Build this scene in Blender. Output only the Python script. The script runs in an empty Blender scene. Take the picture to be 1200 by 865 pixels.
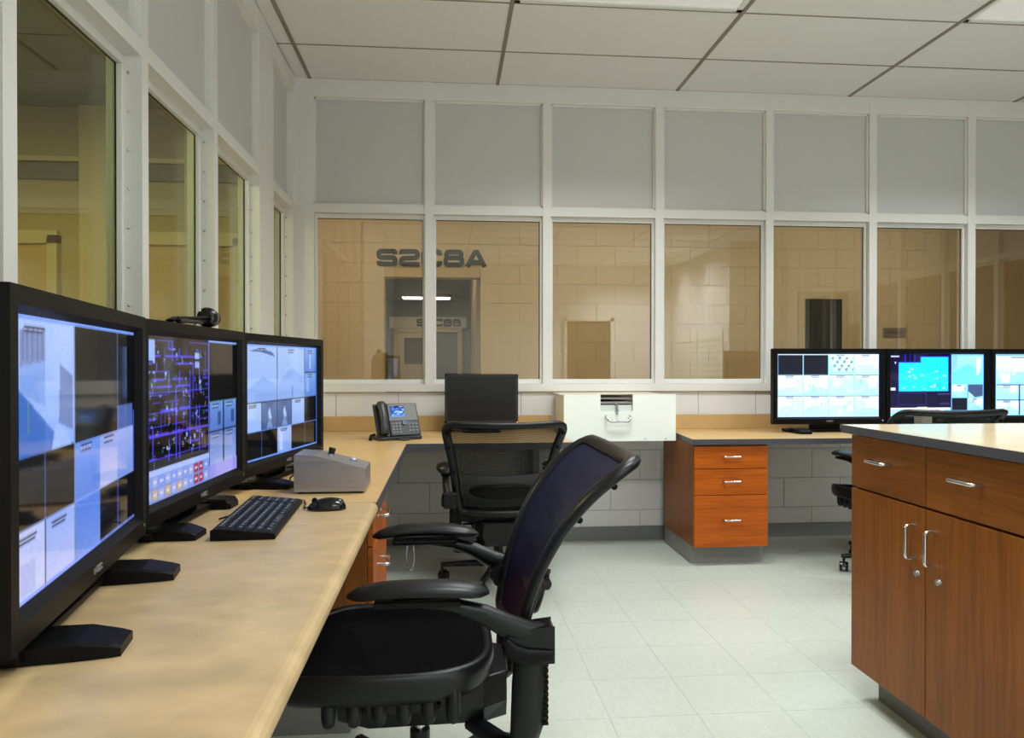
import bpy, math, random
import numpy as np
from mathutils import Vector, Matrix
random.seed(7)
S = bpy.context.scene
COL = S.collection
PI = math.pi

# ------------------------------------------------------------------ camera
cd = bpy.data.cameras.new('camera'); cam = bpy.data.objects.new('camera', cd); COL.objects.link(cam)
cd.sensor_width = 36.0; cd.sensor_fit = 'HORIZONTAL'; cd.lens = 868.0 / 1200.0 * 36.0
cd.clip_start = 0.02; cd.clip_end = 100
cam.location = (0, 0, 1.19); cam.rotation_euler = (PI/2 - 0.006, 0, -0.088)
S.camera = cam
# ------------------------------------------------------------------ world, exposure
w = bpy.data.worlds.new('world'); S.world = w; w.use_nodes = True
w.node_tree.nodes['Background'].inputs[0].default_value = (0.02, 0.02, 0.02, 1)
S.view_settings.view_transform = 'Standard'; S.view_settings.look = 'None'
S.view_settings.gamma = 1.0; S.view_settings.use_curve_mapping = False
S.view_settings.exposure = 0.0
# strengths of the room's own lamps (used by the lamp builders below)
LAMP_MAIN = 33.5     # watts in each louvred troffer over the room
LAMP_SPREAD = math.radians(132)   # the louvres cut the light off at high angles
LAMP_LENS = 0.30      # glow of the louvre seen from the side
LAMP_CORR = 16.0      # corridor fixtures behind the back windows
LAMP_PASS = 16.0      # fixture in the far passage
LAMP_SIDE = 52.0      # fixture in the room beyond the left windows

# ------------------------------------------------------------------ materials
def s2l(c):
    return tuple(((v/255.0)/12.92 if v/255.0 <= 0.04045 else ((v/255.0+0.055)/1.055)**2.4) for v in c)
MATS = {}
def mat(name, rgb, rough=0.5, metal=0.0, noise=None, bump=None, spec=0.5, coat=0.0, sheen=0.0):
    """noise=(scale, amount, detail, (sx,sy,sz)); bump=(scale, strength)"""
    if name in MATS: return MATS[name]
    m = bpy.data.materials.new(name); m.use_nodes = True; nt = m.node_tree; b = nt.nodes['Principled BSDF']
    c = s2l(rgb); b.inputs['Base Color'].default_value = (*c, 1)
    b.inputs['Roughness'].default_value = rough; b.inputs['Metallic'].default_value = metal
    b.inputs['Specular IOR Level'].default_value = spec; b.inputs['Coat Weight'].default_value = coat
    b.inputs['Coat Roughness'].default_value = 0.15
    if noise or bump:
        tc = nt.nodes.new('ShaderNodeTexCoord'); mp = nt.nodes.new('ShaderNodeMapping')
        nt.links.new(tc.outputs['Object'], mp.inputs[0])
    if noise:
        sc, amt, det, st = noise
        mp.inputs['Scale'].default_value = st
        n = nt.nodes.new('ShaderNodeTexNoise'); n.inputs['Scale'].default_value = sc; n.inputs['Detail'].default_value = det
        nt.links.new(mp.outputs[0], n.inputs['Vector'])
        r = nt.nodes.new('ShaderNodeMapRange'); r.inputs['From Min'].default_value = 0.3; r.inputs['From Max'].default_value = 0.7
        nt.links.new(n.outputs['Fac'], r.inputs['Value'])
        mx = nt.nodes.new('ShaderNodeMix'); mx.data_type = 'RGBA'
        mx.inputs[6].default_value = (*[v*(1-amt) for v in c], 1); mx.inputs[7].default_value = (*[min(1, v*(1+amt)) for v in c], 1)
        nt.links.new(r.outputs[0], mx.inputs[0]); nt.links.new(mx.outputs[2], b.inputs['Base Color'])
    if bump:
        n2 = nt.nodes.new('ShaderNodeTexNoise'); n2.inputs['Scale'].default_value = bump[0]; n2.inputs['Detail'].default_value = 3
        nt.links.new(tc.outputs['Object'], n2.inputs['Vector'])
        bp = nt.nodes.new('ShaderNodeBump'); bp.inputs['Strength'].default_value = bump[1]; bp.inputs['Distance'].default_value = 0.002
        nt.links.new(n2.outputs['Fac'], bp.inputs['Height']); nt.links.new(bp.outputs[0], b.inputs['Normal'])
    MATS[name] = m; return m
def emis(name, rgb, strength):
    if name in MATS: return MATS[name]
    m = bpy.data.materials.new(name); m.use_nodes = True; nt = m.node_tree; b = nt.nodes['Principled BSDF']
    b.inputs['Base Color'].default_value = (0.6, 0.6, 0.6, 1)
    b.inputs['Emission Color'].default_value = (*s2l(rgb), 1); b.inputs['Emission Strength'].default_value = strength
    MATS[name] = m; return m
def glassmat(name, tint, rough=0.0, ior=1.5, boost=1.0):
    m = bpy.data.materials.new(name); m.use_nodes = True; nt = m.node_tree; nt.nodes.clear()
    o = nt.nodes.new('ShaderNodeOutputMaterial'); mx = nt.nodes.new('ShaderNodeMixShader')
    t = nt.nodes.new('ShaderNodeBsdfTransparent'); t.inputs[0].default_value = (*tint, 1)
    g = nt.nodes.new('ShaderNodeBsdfGlossy'); g.inputs['Roughness'].default_value = rough
    f = nt.nodes.new('ShaderNodeFresnel'); ge = nt.nodes.new('ShaderNodeNewGeometry')
    md = nt.nodes.new('ShaderNodeMath'); md.operation = 'MULTIPLY_ADD'; md.inputs[1].default_value = 1/ior-ior; md.inputs[2].default_value = ior   # same reflectance from both faces of the pane
    nt.links.new(ge.outputs['Backfacing'], md.inputs[0]); nt.links.new(md.outputs[0], f.inputs['IOR'])
    mu = nt.nodes.new('ShaderNodeMath'); mu.operation = 'MULTIPLY'; mu.inputs[1].default_value = boost; mu.use_clamp = True
    nt.links.new(f.outputs[0], mu.inputs[0]); nt.links.new(mu.outputs[0], mx.inputs[0])
    nt.links.new(t.outputs[0], mx.inputs[1]); nt.links.new(g.outputs[0], mx.inputs[2]); nt.links.new(mx.outputs[0], o.inputs[0])
    MATS[name] = m; return m
def wood(name, rgb, axis, rough=0.35):
    if name in MATS: return MATS[name]
    m = bpy.data.materials.new(name); m.use_nodes = True; nt = m.node_tree; b = nt.nodes['Principled BSDF']
    c = s2l(rgb)
    tc = nt.nodes.new('ShaderNodeTexCoord'); mp = nt.nodes.new('ShaderNodeMapping')
    sc = [1, 1, 1]; sc[axis] = 0.045; mp.inputs['Scale'].default_value = sc
    oi = nt.nodes.new('ShaderNodeObjectInfo'); ad = nt.nodes.new('ShaderNodeVectorMath'); ad.operation = 'ADD'
    nt.links.new(tc.outputs['Object'], ad.inputs[0]); nt.links.new(oi.outputs['Random'], ad.inputs[1])
    nt.links.new(ad.outputs[0], mp.inputs[0])
    n = nt.nodes.new('ShaderNodeTexNoise'); n.inputs['Scale'].default_value = 95; n.inputs['Detail'].default_value = 6; n.inputs['Distortion'].default_value = 0.4
    n2 = nt.nodes.new('ShaderNodeTexNoise'); n2.inputs['Scale'].default_value = 14; n2.inputs['Detail'].default_value = 3
    nt.links.new(mp.outputs[0], n.inputs['Vector']); nt.links.new(mp.outputs[0], n2.inputs['Vector'])
    mm = nt.nodes.new('ShaderNodeMix'); mm.inputs[0].default_value = 0.45
    nt.links.new(n.outputs['Fac'], mm.inputs[2]); nt.links.new(n2.outputs['Fac'], mm.inputs[3])
    r = nt.nodes.new('ShaderNodeValToRGB')
    r.color_ramp.elements[0].position = 0.33; r.color_ramp.elements[0].color = (c[0]*0.62, c[1]*0.55, c[2]*0.5, 1)
    r.color_ramp.elements[1].position = 0.66; r.color_ramp.elements[1].color = (c[0]*1.2, c[1]*1.2, c[2]*1.2, 1)
    nt.links.new(mm.outputs[0], r.inputs[0]); nt.links.new(r.outputs[0], b.inputs['Base Color'])
    b.inputs['Roughness'].default_value = rough+.05; b.inputs['Specular IOR Level'].default_value = 0.3
    MATS[name] = m; return m
def tilemat(name, rgb, rough, speck=0.12, vary=0.05):
    m = bpy.data.materials.new(name); m.use_nodes = True; nt = m.node_tree; b = nt.nodes['Principled BSDF']
    c = s2l(rgb)
    ge = nt.nodes.new('ShaderNodeNewGeometry'); oi = nt.nodes.new('ShaderNodeObjectInfo')
    mp = nt.nodes.new('ShaderNodeMapping'); mp.inputs['Scale'].default_value = (1.0, 0.35, 1.0)
    nt.links.new(ge.outputs['Position'], mp.inputs[0])
    n = nt.nodes.new('ShaderNodeTexNoise'); n.inputs['Scale'].default_value = 60; n.inputs['Detail'].default_value = 5
    n2 = nt.nodes.new('ShaderNodeTexNoise'); n2.inputs['Scale'].default_value = 1.3; n2.inputs['Detail'].default_value = 3
    nt.links.new(mp.outputs[0], n.inputs['Vector']); nt.links.new(ge.outputs['Position'], n2.inputs['Vector'])
    r = nt.nodes.new('ShaderNodeMapRange'); r.inputs[1].default_value = .35; r.inputs[2].default_value = .65; r.inputs[3].default_value = 1-speck; r.inputs[4].default_value = 1+speck*.4
    nt.links.new(n.outputs['Fac'], r.inputs[0])
    r2 = nt.nodes.new('ShaderNodeMapRange'); r2.inputs[3].default_value = 1-vary; r2.inputs[4].default_value = 1+vary
    nt.links.new(oi.outputs['Random'], r2.inputs[0])
    r3 = nt.nodes.new('ShaderNodeMapRange'); r3.inputs[1].default_value = .3; r3.inputs[2].default_value = .7; r3.inputs[3].default_value = .95; r3.inputs[4].default_value = 1.03
    nt.links.new(n2.outputs['Fac'], r3.inputs[0])
    m1 = nt.nodes.new('ShaderNodeMath'); m1.operation = 'MULTIPLY'; m2 = nt.nodes.new('ShaderNodeMath'); m2.operation = 'MULTIPLY'
    nt.links.new(r.outputs[0], m1.inputs[0]); nt.links.new(r2.outputs[0], m1.inputs[1]); nt.links.new(m1.outputs[0], m2.inputs[0]); nt.links.new(r3.outputs[0], m2.inputs[1])
    vm = nt.nodes.new('ShaderNodeVectorMath'); vm.operation = 'SCALE'; vm.inputs[0].default_value = c
    nt.links.new(m2.outputs[0], vm.inputs['Scale']); nt.links.new(vm.outputs[0], b.inputs['Base Color'])
    b.inputs['Roughness'].default_value = rough
    MATS[name] = m; return m
def meshfabric(name, rgb, open_lo, open_hi, freq):
    """woven suspension fabric: horizontal ribs with open gaps between them"""
    m = bpy.data.materials.new(name); m.use_nodes = True; nt = m.node_tree; b = nt.nodes['Principled BSDF']
    b.inputs['Base Color'].default_value = (*s2l(rgb), 1); b.inputs['Roughness'].default_value = 0.6; b.inputs['Specular IOR Level'].default_value = 0.2
    o = nt.nodes['Material Output']; t = nt.nodes.new('ShaderNodeBsdfTransparent'); mx = nt.nodes.new('ShaderNodeMixShader')
    tc = nt.nodes.new('ShaderNodeUVMap'); wv = nt.nodes.new('ShaderNodeTexWave'); wv.wave_type = 'BANDS'; wv.bands_direction = 'Y'
    wv.inputs['Scale'].default_value = freq; wv.inputs['Distortion'].default_value = 0
    nt.links.new(tc.outputs[0], wv.inputs['Vector'])
    r = nt.nodes.new('ShaderNodeMapRange'); r.inputs[3].default_value = open_lo; r.inputs[4].default_value = open_hi
    nt.links.new(wv.outputs['Fac'], r.inputs[0]); nt.links.new(r.outputs[0], mx.inputs[0])
    nt.links.new(b.outputs[0], mx.inputs[1]); nt.links.new(t.outputs[0], mx.inputs[2]); nt.links.new(mx.outputs[0], o.inputs[0])
    MATS[name] = m; return m
def screenmat(name, strength):
    m = bpy.data.materials.new(name); m.use_nodes = True; nt = m.node_tree; b = nt.nodes['Principled BSDF']
    a = nt.nodes.new('ShaderNodeAttribute'); a.attribute_name = 'pixels'
    b.inputs['Base Color'].default_value = (0.004, 0.004, 0.005, 1); b.inputs['Roughness'].default_value = 0.06
    nt.links.new(a.outputs['Color'], b.inputs['Emission Color']); b.inputs['Emission Strength'].default_value = strength
    MATS[name] = m; return m

FRAME = mat('frame_paint', (226, 226, 222), 0.38)
PANEL = mat('panel_paint', (202, 202, 201), 0.42)
BLOCK = mat('block_paint', (222, 222, 220), 0.5, bump=(160, 0.25))
JOINT = mat('block_joint', (165, 165, 162), 0.8)
BASEB = mat('vinyl_base', (120, 121, 120), 0.5)
CTILE = mat('ceiling_tile', (228, 228, 227), 0.9, noise=(130, 0.06, 4, (1, 1, 1)), bump=(220, 0.3))
TBAR = mat('ceiling_tee', (136, 130, 116), 0.6)
FTILE = tilemat('floor_tile', (180, 186, 176), 0.28, 0.06, 0.004)
FBASE = mat('floor_bed', (166, 171, 162), 0.7)
CREAM = mat('cream_paint', (226, 206, 166), 0.6, bump=(120, 0.2))
CREAMJ = mat('cream_joint', (212, 191, 150), 0.8)
OLIVE = mat('olive_paint', (176, 160, 106), 0.6)
OLIVE2 = mat('olive_trim', (206, 190, 140), 0.5)
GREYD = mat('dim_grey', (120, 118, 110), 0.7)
DARKD = mat('dark_door', (38, 34, 30), 0.5)
LAMI = mat('tan_laminate', (182, 157, 116), 0.34, noise=(8, 0.17, 8, (1, 1.6, 1)))
LAMI2 = mat('gold_laminate', (196, 162, 108), 0.34, noise=(5, 0.05, 4, (1, 1, 1)))
EDGE = mat('charcoal_edge', (68, 68, 74), 0.45)
BLK = mat('black_plastic', (11, 11, 12), 0.42, spec=0.14)
BLKG = mat('black_gloss', (12, 12, 14), 0.15)
CHR = mat('chair_graphite', (14, 14, 17), 0.36, spec=0.3)
SEATM = mat('seat_weave', (6, 6, 7), 0.9, bump=(500, 0.4), spec=0.05)
STEEL = mat('brushed_steel', (168, 166, 169), 0.36, 0.75, noise=(60, 0.14, 4, (0.05, 1, 1)))
CHROME = mat('satin_chrome', (205, 205, 208), 0.22, 1.0)
WHITEB = mat('white_enamel', (240, 246, 240), 0.4)
WHITEE = mat('cream_enamel', (214, 208, 188), 0.45)
TOEK = mat('grey_toekick', (132, 132, 130), 0.5)
WOODH = wood('cherry_horizontal_x', (178, 88, 14), 0)
WOODHY = wood('cherry_horizontal_y', (164, 88, 28), 1)
WOODV = wood('cherry_vertical', (132, 76, 20), 2)
WOODS = wood('cherry_side', (132, 78, 28), 2)
GLASS_B = glassmat('bronze_glass', (0.95, 0.92, 0.85), ior=1.5, boost=2.0)
GLASS_L = glassmat('green_glass', (0.86, 0.90, 0.74), ior=1.5)
SCREEN = screenmat('lit_screen', 1.0)
SCREENB = screenmat('lit_screen_bright', 1.6)
SCREENP = screenmat('phone_screen', 1.0); SCREENP.node_tree.nodes['Principled BSDF'].inputs['Specular IOR Level'].default_value = .15
DARKSCR = mat('dark_screen', (14, 14, 14), 0.3)

# ------------------------------------------------------------------ mesh helpers
class MB:
    def __init__(s): s.v = []; s.f = []; s.sm = []
    def add(s, vs, fs, smooth=False):
        o = len(s.v); s.v += [tuple(p) for p in vs]; s.f += [tuple(i+o for i in f) for f in fs]; s.sm += [smooth]*len(fs); return s
    def box(s, a, b):
        x0, y0, z0 = [min(a[i], b[i]) for i in range(3)]; x1, y1, z1 = [max(a[i], b[i]) for i in range(3)]
        return s.add([(x0,y0,z0),(x1,y0,z0),(x1,y1,z0),(x0,y1,z0),(x0,y0,z1),(x1,y0,z1),(x1,y1,z1),(x0,y1,z1)],
                     [(0,3,2,1),(4,5,6,7),(0,1,5,4),(1,2,6,5),(2,3,7,6),(3,0,4,7)])
    def loft(s, rings, closed=True, cap=True, smooth=True, loop=False):
        n = len(rings[0]); vs = [p for r in rings for p in r]; fs = []
        R = len(rings)
        for i in range(R if loop else R-1):
            for j in range(n if closed else n-1):
                a = i*n+j; b = i*n+(j+1) % n; c = ((i+1) % R)*n+(j+1) % n; d = ((i+1) % R)*n+j
                fs.append((a, b, c, d))
        s.add(vs, fs, smooth)
        if cap and closed and not loop:
            s.add(rings[0], [tuple(range(n-1, -1, -1))], False); s.add(rings[-1], [tuple(range(n))], False)
        return s
    def tube(s, pts, r, seg=8, loop=False, up=(0, 0, 1), cap=True):
        """r: number, list of numbers, or list of (ra, rb)"""
        pts = [Vector(p) for p in pts]; n = len(pts)
        rr = r if isinstance(r, list) else [r]*n
        rings = []; prev = None
        for i, p in enumerate(pts):
            if loop: t = pts[(i+1) % n]-pts[i-1]
            else: t = pts[min(i+1, n-1)]-pts[max(i-1, 0)]
            t.normalize()
            u = Vector(up) if prev is None else prev
            a = u - t*u.dot(t)
            if a.length < 1e-4: a = Vector((1, 0, 0)) - t*t.x
            a.normalize(); b = t.cross(a); prev = a
            ra, rb = rr[i] if isinstance(rr[i], (tuple, list)) else (rr[i], rr[i])
            rings.append([tuple(p + a*ra*math.cos(2*PI*k/seg) + b*rb*math.sin(2*PI*k/seg)) for k in range(seg)])
        return s.loft(rings, True, cap, True, loop)
    def cyl(s, p0, p1, r0, r1=None, seg=16):
        r1 = r0 if r1 is None else r1
        t = (Vector(p1)-Vector(p0)).normalized(); u = Vector((0, 0, 1)) if abs(t.z) < .9 else Vector((1, 0, 0))
        a = (u - t*u.dot(t)).normalized(); b = t.cross(a)
        R = [[tuple(Vector(p)+a*r*math.cos(2*PI*k/seg)+b*r*math.sin(2*PI*k/seg)) for k in range(seg)] for p, r in ((p0, r0), (p1, r1))]
        return s.loft(R)
    def lathe(s, prof, c=(0, 0, 0), seg=20):
        R = [[(c[0]+r*math.cos(2*PI*k/seg), c[1]+r*math.sin(2*PI*k/seg), c[2]+z) for k in range(seg)] for r, z in prof]
        return s.loft(R)
    def prism(s, poly, axis, a0, a1, smooth=False):
        """poly 2D in the two other axes (cyclic order), extruded along axis"""
        def P(q, a):
            return {0: (a, q[0], q[1]), 1: (q[0], a, q[1]), 2: (q[0], q[1], a)}[axis]
        n = len(poly)
        s.add([P(q, a0) for q in poly]+[P(q, a1) for q in poly], [(i, (i+1) % n, n+(i+1) % n, n+i) for i in range(n)], smooth)
        s.add([P(q, a0) for q in poly], [tuple(range(n-1, -1, -1))]); s.add([P(q, a1) for q in poly], [tuple(range(n))]); return s
    def sphere(s, c, r, seg=12, rings=8, sc=(1, 1, 1)):
        R = []
        for i in range(rings+1):
            th = PI*(i/rings*0.98+0.01)
            R.append([(c[0]+sc[0]*r*math.sin(th)*math.cos(2*PI*k/seg), c[1]+sc[1]*r*math.sin(th)*math.sin(2*PI*k/seg), c[2]-sc[2]*r*math.cos(th)) for k in range(seg)])
        return s.loft(R)
    def mesh(s, name, m):
        me = bpy.data.meshes.new(name); me.from_pydata(s.v, [], s.f)
        me.polygons.foreach_set('use_smooth', s.sm)
        bmfix(me)
        if m: me.materials.append(m)
        return me
    def build(s, name, m, parent=None, bevel=0, loc=None, segs=2):
        o = bpy.data.objects.new(name, s.mesh(name, m)); COL.objects.link(o)
        if parent: o.parent = parent
        if loc: o.location = loc
        if bevel:
            bv = o.modifiers.new('bevel', 'BEVEL'); bv.width = bevel; bv.segments = segs; bv.limit_method = 'ANGLE'; bv.angle_limit = math.radians(40)
            bv.harden_normals = False
        return o
import bmesh
def bmfix(me):
    bm = bmesh.new(); bm.from_mesh(me); bmesh.ops.recalc_face_normals(bm, faces=bm.faces); bm.to_mesh(me); bm.free()
def empty(name, loc=(0, 0, 0), rz=0):
    o = bpy.data.objects.new(name, None); COL.objects.link(o); o.location = loc; o.rotation_euler = (0, 0, rz); o.empty_display_size = 0.05; return o
def tag(o, label, cat, group=None):
    o['label'] = label; o['category'] = cat
    if group: o['group'] = group
    return o
def thing(name, label, cat, loc=(0, 0, 0), rz=0, group=None): return tag(empty(name, loc, rz), label, cat, group)
def struct(o): o['kind'] = 'structure'; return o
CACHE = {}
def piece(name, size, loc, m, parent):
    """small box piece sharing mesh data; loc = min corner"""
    k = (name, tuple(round(v, 4) for v in size), m.name)
    if k not in CACHE: CACHE[k] = MB().box((0, 0, 0), size).mesh(name, m)
    o = bpy.data.objects.new(name, CACHE[k]); COL.objects.link(o); o.parent = parent; o.location = loc; return o
def pieceobj(name, me, loc, parent, rot=None):
    o = bpy.data.objects.new(name, me); COL.objects.link(o); o.parent = parent; o.location = loc
    if rot: o.rotation_euler = rot
    return o
def copy_tree(o, parent=None):
    c = o.copy(); COL.objects.link(c); c.parent = parent
    for ch in list(o.children): copy_tree(ch, c)
    return c
def rounded(pts, r, n=5, closed=False):
    """round the corners of a polyline"""
    out = []; N = len(pts)
    for i, p in enumerate(pts):
        p = Vector(p)
        if not closed and i in (0, N-1): out.append(p); continue
        a = Vector(pts[i-1])-p; b = Vector(pts[(i+1) % N])-p
        rr = min(r, a.length*.499, b.length*.499)
        pa = p+a.normalized()*rr; pb = p+b.normalized()*rr
        for k in range(n+1):
            t = k/n; out.append(pa*(1-t)**2 + p*2*t*(1-t) + pb*t*t)
    return out
# stroke lettering, squared and extended
def ribbon(mb, pts, hw, depth, M, closed=False):
    pts = [Vector((p[0], p[1])) for p in pts]; n = len(pts); L = []; R = []
    for i, p in enumerate(pts):
        if closed: d = pts[(i+1) % n]-pts[i-1]
        else: d = pts[min(i+1, n-1)]-pts[max(i-1, 0)]
        d.normalize(); nn = Vector((-d.y, d.x)); L.append(p+nn*hw); R.append(p-nn*hw)
    for i in range(n if closed else n-1):
        j = (i+1) % n
        q = [L[i], R[i], R[j], L[j]]
        vs = [M @ Vector((a.x, 0, a.y)) for a in q]+[M @ Vector((a.x, -depth, a.y)) for a in q]
        mb.add(vs, [(3,2,1,0),(4,5,6,7),(0,1,5,4),(1,2,6,5),(2,3,7,6),(3,0,4,7)])
l_, r_, t_, b_ = .13, 1.12, .88, .12
GLY = {
 'S': [([(r_,.70),(r_,t_),(l_,t_),(l_,.5),(r_,.5),(r_,b_),(l_,b_),(l_,.30)], 0)],
 '2': [([(l_,.70),(l_,t_),(r_,t_),(r_,.5),(l_,.46),(l_,b_),(1.24,b_)], 0)],
 'C': [([(r_,.66),(r_,t_),(l_,t_),(l_,b_),(r_,b_),(r_,.34)], 0)],
 '8': [([(l_+.04,t_),(r_-.04,t_),(r_-.04,.53),(l_+.04,.53)], 1), ([(l_,.53),(r_,.53),(r_,b_),(l_,b_)], 1)],
 'B': [([(l_,t_),(r_-.06,t_),(r_-.06,.53),(l_,.53)], 1), ([(l_,.53),(r_,.53),(r_,b_),(l_,b_)], 1)],
 'A': [([(.10,0),(.56,.88),(.72,.88),(1.18,0)], 0), ([(.3,.27),(.98,.27)], 0)],
 'N': [([(l_,0),(l_,t_),(r_,b_),(r_,1)], 0)],
 'E': [([(1.24,t_),(l_,t_),(l_,b_),(1.24,b_)], 0), ([(l_,.5),(1.1,.5)], 0)],
}
def letters(text, h, parent, m, loc, weight=.145, wide=1.0, pitch=1.36):
    """one mesh per word: flat applied lettering, facing local -y"""
    mb = MB()
    for i, ch in enumerate(text):
        M = Matrix.Translation((i*h*pitch*wide, 0, 0)) @ Matrix.Diagonal((h*wide, 1, h, 1))
        for pts, cl in GLY[ch]:
            p = rounded([(a, b, 0) for a, b in pts], .17 if ch != 'A' else .03, 5, bool(cl))
            ribbon(mb, p, weight, .003, M, bool(cl))
    return mb.build('lettering', m, parent, loc=loc)

# ------------------------------------------------------------------ room dimensions
XL, XR, YB, YR, ZC = -0.98, 5.2, 4.93, -4.0, 3.055
ZS, ZH0, ZH1, ZT = 1.011, 2.185, 2.24, 2.937     # sill, header bottom/top, top rail

# floor and its tiles
floor = struct(MB().box((XL-.2, YR-.2, -.12), (XR+.2, YB+.2, -.0015)).build('floor', FBASE))
T = 0.3048; g = 0.0005
tm = MB().box((g, g, -.0015), (T-g, T-g, 0)).mesh('tile', FTILE)
rest = MB(); x0 = 0.545-T*5; y0 = 3.36-T*25; cnt = 0
nx = int((XR-x0)/T)+1; ny = int((YB-y0)/T)+1
for i in range(nx):
    for j in range(ny):
        x = x0+i*T; y = y0+j*T
        if y < YR: continue
        x1 = min(x+T, XR); y1 = min(y+T, YB)
        if .85 < y+T and x < 3.9 and x1-x > .3 and y1-y > .3 and cnt < 290:
            pieceobj('tile', tm, (x, y, 0), floor); cnt += 1
        else: rest.box((max(x, XL)+g, y+g, -.0015), (x1-g, y1-g, 0))
o = rest.build('tile_field', FTILE, floor); o['kind'] = 'stuff'

# ceiling: slab, tees, tiles
ceil = struct(MB().box((XL-.2, YR-.2, ZC+.05), (XR+.2, YB+.2, ZC+.12)).build('ceiling', CTILE))
gx = [XL, -.885, .338, 1.562, 2.785, 4.008, XR]
gy = [YB]; y = 4.41
while y > YR: gy.append(y); y -= .595
gy.append(YR)
troffers = {(2, 2): 'dim', (4, 2): 'dim', (2, 5): 'lit', (4, 5): 'lit', (2, 9): 'lit', (4, 9): 'lit', (2, 12): 'lit', (4, 11): 'lit', (4, 13): 'lit'}
TF = []
for i in range(len(gx)-1):
    for j in range(len(gy)-1):
        a, b_y = gx[i], gx[i+1]; y1, y0_ = gy[j], gy[j+1]
        if (i, j) in troffers: TF.append((i, j, a, b_y, y0_, y1)); continue
        piece('ceiling_tile', (b_y-a-.008, y1-y0_-.008, .016), (a+.004, y0_+.004, ZC), CTILE, ceil)
for x in gx[1:-1]: piece('main_tee', (.022, YB-YR, .006), (x-.011, YR, ZC-.005), TBAR, ceil)
for y in gy[1:-1]: piece('cross_tee', (XR-XL, .009, .004), (XL, y-.0045, ZC-.003), TBAR, ceil)
TROF_LABEL = {
 (2, 2): 'recessed louvred ceiling light at the top centre above the white wall box',
 (4, 2): 'recessed louvred ceiling light at the top right corner above the lit monitors',
 (2, 5): 'bright recessed ceiling light over the nearer office chair',
 (4, 5): 'bright recessed ceiling light over the wooden island cabinet',
 (2, 9): 'bright recessed ceiling light just behind the viewpoint',
 (4, 9): 'bright recessed ceiling light behind the viewpoint on the right',
 (2, 12): 'bright recessed ceiling light near the dark rear door',
 (4, 11): 'added recessed ceiling light brightening the wall at the nearer notice board',
 (4, 13): 'added recessed ceiling light brightening the wall at the notice board further back'}
LENS = emis('lamp_louvre', (240, 240, 228), LAMP_LENS)
def troffer(x0, x1, y0, y1, z, lens, label, power=1.0):
    t = thing('ceiling_light', label, 'ceiling light', ((x0+x1)/2, (y0+y1)/2, z), 0, 'recessed ceiling lights')
    w, d = (x1-x0)/2-.012, (y1-y0)/2-.006
    fr = MB()
    for a, b in (((-w, -d, 0), (w, -d+.028, .02)), ((-w, d-.028, 0), (w, d, .02)), ((-w, -d, 0), (-w+.028, d, .02)), ((w-.028, -d, 0), (w, d, .02))): fr.box(a, b)
    fr.build('frame', FRAME, t)
    MB().box((-w+.028, -d+.028, .008), (w-.028, d-.028, .016)).build('lens', lens, t)
    MB().box((-w, -d, .02), (w, d, .045)).build('housing', FRAME, t)
    ld = bpy.data.lights.new('lamp', 'AREA'); ld.shape = 'RECTANGLE'; ld.size = 2*w-.07; ld.size_y = 2*d-.07; ld.energy = LAMP_MAIN*power; ld.spread = LAMP_SPREAD; ld.color = (.965, .985, 1.0)
    lo = bpy.data.objects.new('lamp', ld); COL.objects.link(lo); lo.parent = t; lo.location = (0, 0, .004)
    return t
for i, j, a, b2, y0_, y1 in TF:
    troffer(a, b2, y0_, y1, ZC-.002, LENS, TROF_LABEL[(i, j)], 2.4 if (i, j) in ((4, 11), (4, 13)) else 1.0)   # pair added with extra power to brighten the mirrored alcove wall

# ------------------------------------------------------------------ framed walls
BL, BH = 0.4064, 0.2032
def block_courses(parent, u0, u1, z0, z1, phase, front, mtl, depth=.03, holes=(), jm=.0045, zphase=0.0):
    c = int(math.floor((z0-zphase)/BH))
    while zphase + c*BH < z1-.001:
        za = max(z0, zphase+c*BH); zb = min(z1, zphase+(c+1)*BH); off = phase+(0 if c % 2 == 0 else BL/2)
        k = math.floor((u0-off)/BL)
        while off+k*BL < u1-.001:
            segs = [(max(u0, off+k*BL), min(u1, off+(k+1)*BL))]
            for (h0, h1, hz0, hz1) in holes:
                if zb > hz0+.01 and za < hz1-.01:
                    ns = []
                    for a, b in segs:
                        if b <= h0 or a >= h1: ns.append((a, b)); continue
                        if a < h0: ns.append((a, h0))
                        if b > h1: ns.append((h1, b))
                    segs = ns
            for a, b in segs:
                if b-a > .02 and zb-za > .02:
                    piece('block', (b-a-jm, depth, zb-za-jm), (a+jm/2, front, za+jm/2), mtl, parent)
            k += 1
        c += 1
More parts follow.
